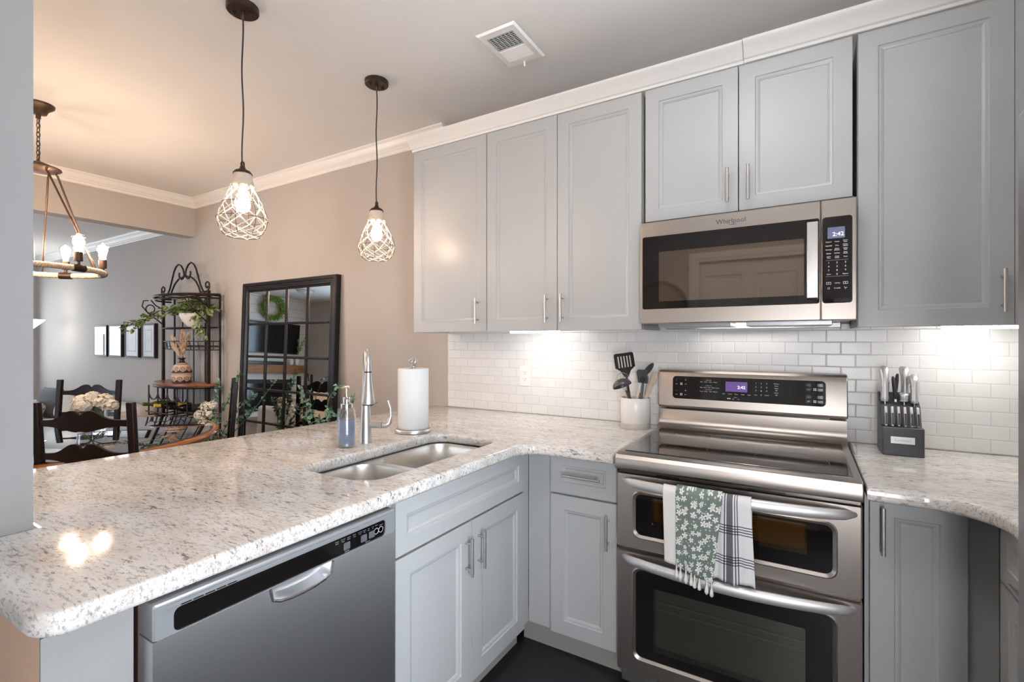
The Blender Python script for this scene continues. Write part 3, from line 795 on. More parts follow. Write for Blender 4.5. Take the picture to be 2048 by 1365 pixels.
bridge(mb, rect(D0 + 0.003, D1 - 0.003, 0.8045, 0.865, 0.004, 4), ins, fn, 0.054, 0.0535); bridge(mb, ins, ins, fn, 0.0535, 0.049)
mb.add([fn(u, w, 0.0) for u, w in fo], [tuple(range(len(fo)))[::-1]])
mb.prism(rect(-2.068, -1.515, 0.8555, 0.8615, 0.003, 3), fn, 0.0535, 0.0570)
fas = mb.build('fascia', 'fascia_grey', t, sharp=30)
mb = MB()
mb.prism(rect(-2.052, -1.531, 0.806, 0.850, 0.012, 4), fn, 0.044, 0.0500, 0)
def sq(u, w, a=0.010, b_=0.009): mb.prism(rect(u - a, u + a, w - b_, w + b_, 0.002, 2), fn, 0.0500, 0.0506, 1)
sq(-1.660, 0.822); sq(-1.617 + 0.012, 0.822); sq(-1.583 + 0.005, 0.823)
for u in (-1.562, -1.546):
    mb.lathe([(0.0065, 0), (0.0080, 0.0004), (0.0085, 0)], fn(u, 0.826, 0.0501), 20, 2, Matrix.Rotation(PI / 2, 4, 'Y'))
for q in range(4): mb.text(('Heavy', 'Normal', 'Quick', 'Rinse')[q], 0.0042, fn, -1.690 + 0.018 * q, 0.842, 0.0501, 2); mb.text('Wash' if q < 3 else 'Only', 0.0042, fn, -1.690 + 0.018 * q, 0.837, 0.0501, 2)
mb.text('Cycles', 0.0055, fn, -1.660, 0.8095, 0.0501, 2)
for q in range(4): mb.text(('Hi Temp', 'Heated', 'Sani', 'Lock')[q], 0.0036, fn, -1.618 + 0.0145 * q, 0.842, 0.0501, 2); mb.text(('Scrub', 'Dry', 'Rinse', 'On')[q], 0.0036, fn, -1.618 + 0.0145 * q, 0.8375, 0.0501, 2)
mb.text('Options', 0.005, fn, -1.592, 0.8095, 0.0501, 2)
mb.text('Start', 0.0045, fn, -1.562, 0.842, 0.0501, 2); mb.text('Cancel', 0.0045, fn, -1.546, 0.8385, 0.0501, 2)
mb.build('control_strip', ['black_glass', 'button_grey', 'print_grey'], fas)
mb = MB()                                                            # vent slots in the fascia
for q in range(5): mb.prism(rect(-2.040 + 0.021 * q, -2.022 + 0.021 * q, 0.8515, 0.8555), fn, 0.0536, 0.0541)
mb.build('vent', 'black_plastic', fas)

# ---- refrigerator at the right edge
t = thing('refrigerator', 'grey refrigerator seen as a sliver at the right edge of the photo', 'refrigerator', (2.56, -1.71, 0))
mb = MB(); mb.box(2.27, 2.90, -1.985, -1.262, 0.01, 1.74); mb.build('body', 'fridge_steel', t, bevel=0.01)
fn = FXm(2.268)
for nm, a, c in (('freezer_door', 0.03, 0.62), ('door', 0.63, 1.75)):
    mb = MB(); mb.prism(rect(1.262, 1.985, a, c, 0.015, 4), fn, 0.0, 0.058)
    d = mb.build(nm, 'fridge_steel', t, bevel=0.012, seg=3)
    h = MB(); z = (0.56, 0.56) if nm == 'freezer_door' else (0.75, 1.45)
    p0, p1 = ((fn(1.40, 0.56, 0.10), fn(1.86, 0.56, 0.10)) if nm == 'freezer_door' else (fn(1.92, 0.75, 0.10), fn(1.92, 1.45, 0.10)))
    h.cyl(p0, p1, 0.010); 
    for p in (p0, p1): h.cyl(p, (2.211, p[1], p[2]), 0.008)
    h.build('handle', 'nickel', d)

# ================================================================== RANGE
t = thing('range', 'stainless double-oven electric range with black glass cooktop and control panel', 'range', (1.651, -0.36, 0))
RX0, RX1 = 1.2725, 2.0305
mb = MB(); mb.box(RX0 + 0.002, RX1 - 0.002, -0.662, -0.012, 0.03, 0.885); mb.build('body', 'steel_v', t)
mb = MB(); mb.box(RX0 + 0.03, RX1 - 0.03, -0.60, -0.05, 0.0, 0.029); mb.build('toe_panel', 'black_plastic', t)
# cooktop: steel tray with rolled front lip
mb = MB()
prof = [(-0.100, 0.886), (-0.700, 0.886), (-0.700, 0.860), (-0.730, 0.860), (-0.738, 0.868), (-0.741, 0.885), (-0.738, 0.902), (-0.728, 0.914), (-0.712, 0.919), (-0.690, 0.9195), (-0.100, 0.9195)]
mb.loft([[(x, y, z) for y, z in prof] for x in (RX0, RX1)])
mb.build('cooktop_frame', 'steel_x', t, bevel=0.003, sharp=25)
mb = MB(); mb.box(RX0 + 0.022, RX1 - 0.022, -0.682, -0.112, 0.9165, 0.9225); gl = mb.build('cooktop_glass', 'cooktop_glass', t, bevel=0.002)
for cx, cy, r in ((1.46, -0.53, 0.105), (1.84, -0.53, 0.115), (1.46, -0.25, 0.075), (1.84, -0.25, 0.075)):
    mb = MB(); mb.lathe([(r - 0.0012, 0.00005), (r - 0.0012, 0.0002), (r, 0.0002), (r, 0.00005)], (cx, cy, 0.9225), 56, 0, None, False)
    mb.build('burner_ring', 'button_grey', gl)
# back riser curving out of the cooktop and the console above it
mb = MB()
prof = [(-0.015, 0.920), (-0.150, 0.920), (-0.128, 0.924), (-0.108, 0.932), (-0.094, 0.946), (-0.086, 0.966), (-0.080, 1.008), (-0.015, 1.008)]
mb.loft([[(x, y, z) for y, z in prof] for x in (RX0 + 0.001, RX1 - 0.001)])
mb.build('back_riser', 'steel_x', t, sharp=25)
mb = MB(); mb.box(RX0 + 0.03, RX1 - 0.06, -0.074, -0.015, 1.008, 1.020); mb.build('vent_slot', 'black_plastic', t)
mb = MB()
def console(x, k=0.0): return [(x, y, z) for y, z in [(-0.015, 1.018), (-0.090 + k, 1.018), (-0.098 + k, 1.026), (-0.097 + k, 1.036), (-0.088 + k, 1.165), (-0.082 + k, 1.187), (-0.070 + k, 1.197), (-0.015, 1.199)]]
mb.loft([console(RX0 - 0.002), console(RX1 + 0.002)])
mb.build('console', 'steel_x', t, bevel=0.004, sharp=25)
slope = math.atan2(0.009, 0.129)
def FC(u, w, d):   # on the console's leaning face: w measured in z
    return (u, -0.097 + (w - 1.036) * 0.0698 - d, w)
mb = MB()
CX0, CX1, CZ0, CZ1 = 1.338, 1.957, 1.064, 1.170
mb.prism(rect(CX0, CX1, CZ0, CZ1, 0.016, 6), FC, -0.004, 0.0015, 0)
def key(u, w, a, b_): mb.prism(rect(u - a, u + a, w - b_, w + b_, 0.003, 2), FC, 0.0014, 0.0022, 1)
for u, s_ in ((1.375, 1), (1.915, -1)):
    for w in (1.142, 1.092):
        for du in (-0.020, 0.022):
            key(u + du, w + 0.010, 0.010, 0.007); key(u + du, w - 0.009, 0.010, 0.006)
        mb.text('\u2013', 0.010, FC, u - 0.020, w + 0.010, 0.002, 2); mb.text('+', 0.012, FC, u + 0.022, w + 0.010, 0.002, 2)
        mb.text('ON', 0.0055, FC, u - 0.020, w - 0.009, 0.002, 2); mb.text('OFF', 0.0055, FC, u + 0.022, w - 0.009, 0.002, 2)
        for k, (a, c) in enumerate(((-0.003, 0.003), (0.003, 0.003), (-0.003, -0.003), (0.003, -0.003))):
            uu_ = u + 0.003 + a; ww_ = w - 0.008 + c
            mb.prism(rect(uu_ - 0.002, uu_ + 0.002, ww_ - 0.002, ww_ + 0.002), FC, 0.002, 0.0024, 2)
ovn = [['Bake', 'Broil', 'Conv', 'Warm'], ['Bake', 'Broil', 'Conv', 'Roast', 'Clean'], ['Timed', 'Delay', 'Start', 'Sabbath']]
for r, (w, words) in enumerate(zip((1.147, 1.121, 1.103), ovn)):
    mb.text(('UPPER OVEN', 'LOWER OVEN', 'OVEN OPTIONS')[r], 0.004, FC, 1.500, w + 0.0085, 0.0016, 2)
    for k, q in enumerate(words): mb.text(q, 0.0062, FC, 1.468 + 0.0175 * k * (1.15 if r != 1 else 1), w, 0.0016, 2)
mb.prism(rect(1.552, 1.680, 1.088, 1.160), FC, 0.0013, 0.0018, 5)
mb.prism(rect(1.572, 1.662, 1.108, 1.153), FC, 0.0016, 0.0021, 3)
mb.text('2:42', 0.019, FC, 1.638, 1.128, 0.0022, 4, bold=0.0001)
for k, q in enumerate(('Start', 'Cancel', 'Timer', 'Clock', 'Light')): mb.text(q, 0.0062, FC, 1.565 + 0.0262 * k, 1.097, 0.0020, 2)
mb.text('BRIDGE', 0.0038, FC, 1.614, 1.082, 0.0016, 2)
for k in (0, 1): mb.text(('ON', 'OFF')[k], 0.005, FC, 1.604 + 0.022 * k, 1.0745, 0.0016, 2)
for k in range(3):
    mb.prism(rect(1.580 + 0.005 * k, 1.583 + 0.005 * k, 1.074, 1.079), FC, 0.0015, 0.0019, 2)
for k in range(9): mb.text(str(k + 1), 0.0085, FC, 1.696 + 0.0215 * (k % 3), 1.150 - 0.0165 * (k // 3), 0.0016, 2)
for k, q in enumerate(('Start', '0', 'Cancel')): mb.text(q, 0.0060 if k != 1 else 0.0085, FC, 1.696 + 0.0215 * k, 1.099, 0.0016, 2)
for k, q in enumerate(('Kitchen', 'Timer', 'Upper', 'Off', 'Lower', 'Off')): mb.text(q, 0.0062, FC, 1.776, 1.151 - 0.0098 * k, 0.0016, 2)
mb.build('control_panel', ['black_glass', 'screen_black', 'print_white', 'clock_violet', 'digits_pale', 'screen_black'], t, sharp=20)

def bow(x0, x1, y0, dep, z, n=16):
    return [(x0 + (x1 - x0) * k / n, y0 - dep * math.sin(PI * k / n) ** 0.6, z) for k in range(n + 1)]
def oven_door(name, z0, z1, wx0, wx1, wz0, wz1, hz, px0, px1, pz0, pz1, glass, rack):
    mb = MB(); fn = FY(-0.664); T = 0.056
    hole = rect(wx0, wx1, wz0, wz1, 0.022, 5)
    out_ = rect(RX0 + 0.001, RX1 - 0.001, z0, z1, 0.004, 5); n = len(out_)
    bridge(mb, out_, out_, fn, 0, T - 0.010)
    o2 = rect(RX0 + 0.006, RX1 - 0.006, z0 + 0.004, z1 - 0.004, 0.004, 5); bridge(mb, out_, o2, fn, T - 0.010, T)
    h2 = rect(wx0 - 0.013, wx1 + 0.013, wz0 - 0.013, wz1 + 0.013, 0.030, 5)
    h3 = rect(wx0 - 0.009, wx1 + 0.009, wz0 - 0.009, wz1 + 0.009, 0.028, 5)
    bridge(mb, o2, h2, fn, T, T); bridge(mb, h2, h3, fn, T, T + 0.003); bridge(mb, h3, hole, fn, T + 0.003, T - 0.004); bridge(mb, hole, hole, fn, T - 0.004, T - 0.012)
    mb.add([fn(u, w, 0) for u, w in out_], [tuple(range(n))[::-1]])
    d = mb.build(name, 'steel_x', t, sharp=28)
    pane = rect(px0, px1, pz0, pz1, 0.006, 5)
    mb = MB()                                                        # black glass border
    bridge(mb, hole, pane, fn, T - 0.006, T - 0.006); bridge(mb, pane, pane, fn, T - 0.006, T - 0.04)
    ww = mb.build('window', 'black_glass', d, sharp=20)
    mb = MB(); mb.prism(pane, fn, T - 0.010, T - 0.007); mb.build('pane', glass, d, sharp=20)
    mb = MB()                                                        # oven cavity seen through the pane
    bx = rect(px0 - 0.02, px1 + 0.02, pz0 - 0.02, pz1 + 0.02)
    mb.add([fn(u, w, 0.004) for u, w in bx], [(0, 1, 2, 3)], 0)
    if rack:
        for q in rack: mb.prism(rect(px0, px1, q - 0.0022, q + 0.0022), fn, 0.010, 0.013, 1)
    mb.build('rack' if rack else 'liner', ['oven_liner_grey' if rack else 'oven_liner', 'rack_wire'], d)
    h = MB()
    bp = bow(RX0 + 0.022, RX1 - 0.014, -0.716, 0.066, hz, 24); rings = []
    for i, p in enumerate(bp):
        k = min(1.0, 0.45 + 0.55 * math.sin(PI * i / 24) ** 0.25) if 0 < i < 24 else 0.35
        rings.append([(p[0], p[1] + 0.012 * k * math.cos(a), p[2] + 0.0195 * k * math.sin(a)) for a in [2 * PI * q / 18 for q in range(18)]])
    h.loft(rings)
    h.build('handle', 'cast_handle', d, sharp=60)
    return d
plain('oven_liner', (0.55, 0.47, 0.20), 0.4)
plain('oven_liner_grey', (0.46, 0.43, 0.38), 0.4)
plain('rack_wire', (0.80, 0.74, 0.60), 0.4)
up = oven_door('upper_oven_door', 0.566, 0.846, 1.346, 1.955, 0.622, 0.772, 0.818, 1.405, 1.888, 0.668, 0.764, 'oven_glass', None)
oven_door('lower_oven_door', 0.105, 0.556, 1.346, 1.955, 0.172, 0.490, 0.532, 1.410, 1.884, 0.205, 0.435, 'oven_glass_dark', [0.372, 0.345])
for a, c in ((1.42, 1.50), (1.72, 1.83)):
    mb = MB(); mb.box(a, c, -0.716, -0.700, 0.8462, 0.8475); mb.build('vent_slot', 'black_plastic', t)

# ================================================================== MICROWAVE
t = thing('microwave', 'stainless over-the-range microwave with black glass door, showing 2:42', 'microwave', (1.652, -0.21, 1.412))
MX0, MX1, MZ0, MZ1 = 1.2725, 2.0385, 1.413, 1.846
mb = MB(); mb.box(MX0 + 0.004, MX1 - 0.006, -0.365, -0.010, MZ0 + 0.004, 1.8595); mb.build('body', 'black_plastic', t)
mb = MB()
for k in range(2): mb.box(1.33 + 0.35 * k, 1.62 + 0.35 * k, -0.33, -0.12, 1.398, 1.4165)
mb.box(1.30, 2.01, -0.060, -0.02, 1.394, 1.4165)
mb.build('filter_panel', 'fridge_steel', t, bevel=0.002)
mb = MB(); mb.box(1.45, 1.85, -0.110, -0.070, 1.4135, 1.4168); mb.build('added_task_light', 'added_cooktop_glow', t, bevel=0.002)  # added glowing strip, brightens the tile and cooktop below
fn = FY(-0.366); T = 0.042
DX = 1.932
def framed(name, x0, x1, hx0, hx1, rr):
    mb = MB()
    o1 = rect(x0, x1, MZ0, MZ1, 0.003, 5); o2 = rect(x0 + 0.003, x1 - 0.003, MZ0 + 0.003, MZ1 - 0.003, 0.003, 5); hh = rect(hx0, hx1, 1.474, 1.784, rr, 5)
    bridge(mb, o1, o1, fn, 0, T - 0.003); bridge(mb, o1, o2, fn, T - 0.003, T); bridge(mb, o2, hh, fn, T, T); bridge(mb, hh, hh, fn, T, T - 0.004)
    mb.add([fn(u, w, 0) for u, w in o1], [tuple(range(len(o1)))[::-1]])
    return mb
# the door, whose black glass runs to its right edge
mb = framed('door', MX0, DX - 0.001, MX0 + 0.010, DX - 0.0045, 0.008)
mb.text('Whirlpool', 0.026, fn, 1.632, 1.812, T, 1, bold=0.0003)
sw = [(1.640 + 0.020 * math.cos(a), 1.806 - 0.008 * math.sin(a)) for a in [PI * (0.15 + 0.75 * k / 10) for k in range(11)]]
mb.tube([fn(u, w, T + 0.0003) for u, w in sw], [0.0003 + 0.0009 * math.sin(PI * k / 10) for k in range(11)], 6, 1)
door = mb.build('door', ['steel_x', 'print_dark'], t, sharp=28)
mb = MB(); hh = rect(MX0 + 0.010, DX - 0.0045, 1.474, 1.784, 0.008, 5); pn = rect(1.352, 1.880, 1.506, 1.716, 0.004, 5)
bridge(mb, hh, pn, fn, T - 0.001, T - 0.001)
mb.build('window_border', 'black_glass', door, sharp=20)
mb = MB(); mb.prism(rect(1.352, 1.880, 1.506, 1.716, 0.004, 5), fn, T - 0.003, T - 0.001); mb.build('window', 'mw_window', door, sharp=20)
mb = MB(); mb.prism(rect(1.888, 1.924, 1.492, 1.768, 0.003, 3), fn, T + 0.018, T + 0.030); mb.prism(rect(1.896, 1.916, 1.505, 1.53), fn, T - 0.001, T + 0.018); mb.prism(rect(1.896, 1.916, 1.73, 1.755), fn, T - 0.001, T + 0.018)
mb.build('handle', 'steel_v', door, bevel=0.004, sharp=40)
mb = framed('panel_frame', DX + 0.001, MX1, DX + 0.004, MX1 - 0.013, 0.010)
pf = mb.build('panel_frame', 'steel_x', t, sharp=28)
mb = MB()
mb.prism(rect(DX + 0.004, MX1 - 0.013, 1.474, 1.784, 0.010, 5), fn, T - 0.004, T - 0.001, 0)
cx0 = 1.981
mb.prism(rect(1.952, 2.004, 1.706, 1.746, 0.002, 2), fn, T - 0.002, T - 0.0004, 3)
mb.text('2:42', 0.020, fn, 1.984, 1.720, T - 0.0003, 4, bold=0.0001)
rows = [('Popcorn', 'Potato', 'Dinner\nPlate'), ('Vegetable', 'Pizza', 'Frozen\nEntree'), ('Beverage', 'Steam\nSimmer', 'Soften\nMelt'), ('Reheat', 'Defrost', 'Keep\nWarm'), ('Cook\nTime', 'Cook\nPower', 'Clock')]
for r, row_ in enumerate(rows):
    for k, q in enumerate(row_): mb.text(q, 0.0052, fn, 1.9555 + 0.0250 * k, 1.694 - 0.0138 * r, T - 0.0009, 1, bold=0.00012)
for w in (1.628, 1.570): mb.prism(rect(1.947, 2.014, w - 0.0004, w + 0.0004), fn, T - 0.001, T - 0.0006, 2)
nums = ['1', '2', '3', '4', '5', '6', '7', '8', '9', 'Timer', '0', 'Options']
for k, q in enumerate(nums): mb.text(q, 0.0085 if len(q) == 1 else 0.0052, fn, 1.9555 + 0.0250 * (k % 3), 1.619 - 0.0138 * (k // 3), T - 0.0009, 1, bold=0.00015)
for u in (1.9555, 2.0055):
    a = rect(u - 0.007, u + 0.007, 1.541, 1.550); c = rect(u - 0.0058, u + 0.0058, 1.5422, 1.5488)
    bridge(mb, a, c, fn, T - 0.0006, T - 0.0006, 1)
mb.add([fn(u, w, T - 0.0006) for u, w in ((1.9545, 1.5435), (1.9575, 1.5455), (1.9545, 1.5475))], [(0, 1, 2)], 1)
mb.prism(rect(2.004, 2.007, 1.544, 1.547), fn, T - 0.001, T - 0.0006, 1)
mb.text('+30 Sec', 0.0055, fn, 1.981, 1.5455, T - 0.0009, 1, bold=0.00012); mb.text('Turntable', 0.0050, fn, 1.981, 1.5275, T - 0.0009, 1, bold=0.00012)
mb.tube([fn(1.9555 + 0.0032 * math.cos(a), 1.5275 + 0.0032 * math.sin(a), T - 0.0007) for a in [2 * PI * k / 12 for k in range(12)]], 0.0006, 6, 1, True)
for a in (0.3, 2.4, 4.5): mb.tube([fn(2.0055, 1.5275, T - 0.0007), fn(2.0055 + 0.005 * math.cos(a), 1.5275 + 0.005 * math.sin(a), T - 0.0007)], [0.0004, 0.0013], 6, 1)
mb.build('control_panel', ['black_glass', 'print_white', 'print_grey', 'clock_blue', 'clock_digits'], pf, sharp=20)

# ================================================================== TOWELS ON THE UPPER OVEN HANDLE
def towel(name, label, mat, x0, x1, zfront, zback, lean0, lean1, lift, folds, seed, cat='towel', nx=28, hem=None):
    """cloth over the bar: back flap, over, front flap.  lean = sideways drift of the left / right edges at the front hem"""
    rnd = random.Random(seed); ph = rnd.random() * 6
    bar_z = 0.818; R = 0.0135 + 0.002 + lift
    def bary(x): 
        s_ = min(1, max(0, (x - (RX0 + 0.022)) / (RX1 - 0.036 - RX0)))
        return -0.716 - 0.068 * math.sin(PI * s_) ** 0.6
    prof = []                                                        # (kind, value, length along cloth)
    nb, nf = 8, 26
    zt = bar_z
    mb = MB(); mb.uv = []
    rows_ = []
    for k in range(nb + 1): rows_.append(('b', zback + (zt - zback) * k / nb))
    for k in range(1, 8): rows_.append(('o', PI * k / 8))
    for k in range(nf + 1): rows_.append(('f', zt - (zt - zfront) * k / nf))
    for kind, q in rows_:
        for i in range(nx + 1):
            s_ = i / nx; x = x0 + (x1 - x0) * s_
            y = bary(x)
            if kind == 'b': p = [x, y + R * 0.85, q]; fr = 0; v_ = (q - zfront)
            elif kind == 'o': p = [x, y + R * math.cos(q) * (0.85 if math.cos(q) > 0 else 1), zt + (R + 0.0065) * math.sin(q)]; fr = 0; v_ = zt - zfront + R * math.sin(q)
            else:
                fr = (zt - q) / (zt - zfront)
                zz = q + (hem(s_) * fr if hem else 0)
                yy = y - R + (0.004 * fr if lift < 0.003 else 0) - folds * (0.15 + 0.85 * fr) * (0.5 + 0.5 * math.sin(2 * PI * 1.6 * s_ + ph) + 0.25 * math.sin(2 * PI * 3.7 * s_ + ph * 2 + fr))
                yl = -0.7245 - lift - folds * 0.5 * (1 + math.sin(2 * PI * 1.6 * s_ + ph))
                yy = yy + 0.006 * fr
                p = [x + (lean0 * (1 - s_) + lean1 * s_) * fr, yy, zz]; v_ = zz - zfront
            mb.v.append(Vector(p)); mb.uv.append((s_ * (x1 - x0), v_))
    n = nx + 1
    for r in range(len(rows_) - 1):
        for i in range(nx): mb.f.append((r * n + i, r * n + i + 1, (r + 1) * n + i + 1, (r + 1) * n + i)); mb.m.append(0)
    o = mb.build(name, mat, None, sharp=80, solid=0.0022)
    return props(o, label, cat, 'kitchen towels on the upper oven handle')
tw = towel('kitchen_towel', 'plain white towel hanging leftmost on the upper oven handle', 'white_cloth', 1.462, 1.56, 0.575, 0.70, 0.004, 0.004, 0.000, 0.004, 3, hem=lambda s: -0.015 * s)
tw2t = thing('kitchen_towel', 'green towel with white flowers and tassels, middle of the oven handle', 'towel', (1.57, -0.78, 0.57), 'kitchen towels on the upper oven handle')
tw2 = towel('cloth', None, 'floral_cloth', 1.508, 1.655, 0.566, 0.66, 0.002, -0.030, 0.0065, 0.009, 11, hem=lambda s: 0.012 - 0.034 * s)
for k_ in ('category', 'group', 'label'):
    if k_ in tw2: del tw2[k_]
tw2.parent = tw2t; tw2.location = tw2.location - Vector((1.57, -0.78, 0.57))
me = tw2.data; last = [tw2.location + Vector((1.57, -0.78, 0.57)) + me.vertices[len(me.vertices) - 29 + i].co for i in range(29)]
for q in range(8):
    p = last[1 + int(q * 26 / 7)] if q < 7 else last[28]
    mb = MB(); s_ = 0.8 + 0.3 * random.random(); dx = random.uniform(-0.004, 0.004)
    c = Vector((p.x + dx, p.y - 0.002, p.z))
    mb.lathe([(0.001, 0.006), (0.0022, 0.0), (0.0030, -0.004), (0.0022, -0.008), (0.0050, -0.018), (0.0075 * s_, -0.030), (0.0070 * s_, -0.036), (0.0008, -0.043 * s_ - 0.004)], c, 8)
    mb.build('tassel', 'white_cloth', tw2t, sharp=60)
towel('kitchen_towel', 'white towel with black plaid stripes, rightmost on the oven handle', 'plaid_cloth', 1.630, 1.738, 0.562, 0.64, -0.008, 0.012, 0.0025, 0.012, 5, hem=lambda s: 0.004 * math.sin(9 * s))

# ================================================================== THINGS ON THE WORKTOPS
TOP = 0.9142
# faucet
t = thing('faucet', 'brushed nickel pull-down faucet behind the sink', 'faucet', (0.315, -1.075, TOP))
FXc, FYc = 0.315, -1.075
mb = MB(); mb.lathe([(0.0, 0.0), (0.0255, 0.0), (0.0255, 0.003), (0.0240, 0.006), (0.0225, 0.06), (0.0185, 0.15), (0.0150, 0.22), (0.0140, 0.26), (0.0, 0.26)], (FXc, FYc, TOP), 28); mb.build('body', 'satin_steel', t, sharp=40)
dirv = Vector((0.78, -0.63, 0)).normalized()                        # spout reaches over the bowls, towards the camera
c0 = Vector((FXc, FYc, TOP))
pts = [c0 + Vector((0, 0, 0.25))] + [c0 + dirv * (0.075 * (1 - math.cos(a))) + Vector((0, 0, 0.305 + 0.075 * math.sin(a))) for a in [PI * k / 14 for k in range(15)]]
pts[1] = c0 + Vector((0, 0, 0.300))
e0 = pts[-1]
mb = MB(); mb.tube(pts, [0.0140] + [0.0130] * 14 + [0.0132], 16); mb.build('spout', 'satin_steel', t, sharp=50)
mb = MB(); mb.lathe([(0.0, 0.0), (0.0132, 0.0), (0.0135, -0.004), (0.0145, -0.03), (0.0185, -0.065), (0.0245, -0.105), (0.0262, -0.118), (0.025, -0.124), (0.0, -0.1245)], e0 + Vector((0, 0, -0.002)), 24); sp = mb.build('spray_head', 'satin_steel', t, sharp=40)
mb = MB(); mb.lathe([(0.0136, 0.001), (0.0142, -0.001), (0.0136, -0.003)], e0 + Vector((0, 0, -0.001)), 24, 0, None, False); mb.build('collar_ring', 'black_rubber', sp)
mb = MB(); mb.lathe([(0.0, -0.1246), (0.023, -0.1246), (0.021, -0.1285), (0.0, -0.1285)], e0 + Vector((0, 0, -0.002)), 20)
mb.build('nozzle', 'black_rubber', sp)
side = Vector((0.8555, 0.5177, 0))
h0 = c0 + Vector((0, 0, 0.075))
mb = MB(); mb.tube([h0 + side * 0.015, h0 + side * 0.068], 0.0155, 16); mb.tube([h0 + side * 0.070, h0 + side * 0.086, h0 + side * 0.096 + Vector((0, 0, 0.008)), h0 + side * 0.104 + Vector((0, 0, 0.035)), h0 + side * 0.103 + Vector((0, 0, 0.065)), h0 + side * 0.092 + Vector((0, 0, 0.100))], [0.0155, 0.0150, 0.0125, 0.0075, 0.0065, 0.0070], 14)
mb.build('lever', 'satin_steel', t, sharp=50)

# soap dispenser
t = thing('soap_dispenser', 'clear glass pump bottle of blue soap left of the faucet', 'soap dispenser', (0.312, -1.172, TOP))
c = (0.312, -1.172, TOP)
mb = MB(); mb.lathe([(0.0, 0.0), (0.033, 0.0), (0.0365, 0.004), (0.0365, 0.125), (0.035, 0.132), (0.0325, 0.136), (0.0345, 0.140), (0.0345, 0.146), (0.0325, 0.150), (0.030, 0.155), (0.0285, 0.155), (0.0305, 0.14), (0.0335, 0.128), (0.0335, 0.008), (0.0, 0.006)], c, 32); mb.build('jar', 'clear_glass', t, sharp=40)
mb = MB(); mb.lathe([(0.0, 0.0085), (0.0325, 0.0085), (0.0328, 0.112), (0.0, 0.112)], c, 28); mb.build('soap', 'soap_blue', t, sharp=40)
mb = MB(); mb.lathe([(0.0, 0.1555), (0.024, 0.1555), (0.024, 0.172), (0.022, 0.174), (0.0135, 0.175), (0.0135, 0.198), (0.0120, 0.200), (0.003, 0.201), (0.003, 0.238), (0.0, 0.238)], c, 24)
mb.tube([(c[0] + 0.010, c[1] + 0.003, TOP + 0.240), (c[0] - 0.008, c[1] - 0.004, TOP + 0.240), (c[0] - 0.020, c[1] - 0.008, TOP + 0.236)], [0.006, 0.0055, 0.0035], 10)
mb.build('pump', 'chrome', t, sharp=40)

# paper towel holder
pc = (0.318, -0.792, TOP)
t = thing('paper_towel_holder', 'brushed nickel paper towel holder with a full white roll, behind the sink', 'paper towel holder', pc)
mb = MB(); mb.lathe([(0.0, 0.0), (0.080, 0.0), (0.083, 0.004), (0.083, 0.012), (0.080, 0.017), (0.072, 0.0192), (0.0, 0.0193)], pc, 40); mb.build('base', 'nickel', t, sharp=30)
mb = MB(); mb.lathe([(0.0, 0.0195), (0.006, 0.0195), (0.006, 0.30), (0.014, 0.303), (0.014, 0.306), (0.007, 0.309), (0.0, 0.310)], pc, 16); mb.build('rod', 'nickel', t)
mb = MB()
for k in range(8):
    a = 2 * PI * k / 8
    mb.tube([(pc[0] + 0.019 * math.sin(PI * q / 12) * math.cos(a + 0.9 * q / 12), pc[1] + 0.019 * math.sin(PI * q / 12) * math.sin(a + 0.9 * q / 12), TOP + 0.308 + 0.038 * q / 12) for q in range(13)], 0.0028, 6)
mb.build('finial', 'nickel', t)
mb = MB(); mb.lathe([(0.0185, 0.0196), (0.0695, 0.0196), (0.071, 0.022), (0.071, 0.293), (0.0695, 0.2955), (0.0185, 0.2955)], pc, 48, 0, None, False); mb.lathe([(0.0185, 0.0196), (0.0185, 0.2955)], pc, 24, 0, None, False)
mb.build('roll', 'paper', t, sharp=40)

# outlet
t = thing('wall_outlet', 'white double electrical outlet on the tile under the left light bar', 'outlet', (0.4735, -0.0085, 1.075))
fn = FY(-0.0085); ox, oz = 0.4735, 1.132
mb = MB(); mb.prism(rect(ox - 0.036, ox + 0.036, oz - 0.058, oz + 0.058, 0.003, 3), fn, 0, 0.005); mb.build('cover_plate', 'plastic_white', t, bevel=0.002)
for s_ in (-1, 1):
    mb = MB(); zc_ = oz + 0.0195 * s_
    mb.lathe([(0.0, 0.0), (0.0165, 0.0), (0.016, 0.002), (0.0, 0.002)], fn(ox, zc_, 0.0051), 24, 0, Matrix.Rotation(PI / 2, 4, 'X'))
    mb.prism(rect(ox - 0.0075, ox - 0.0055, zc_ - 0.001, zc_ + 0.007), fn, 0.0070, 0.0073, 1); mb.prism(rect(ox + 0.0055, ox + 0.0075, zc_ - 0.001, zc_ + 0.007), fn, 0.0070, 0.0073, 1)
    mb.lathe([(0.0, 0.0), (0.0022, 0.0), (0.0022, 0.0003), (0.0, 0.0003)], fn(ox, zc_ - 0.007, 0.0070), 10, 1, Matrix.Rotation(PI / 2, 4, 'X'))
    mb.build('socket', ['plastic_white', 'print_dark'], t)

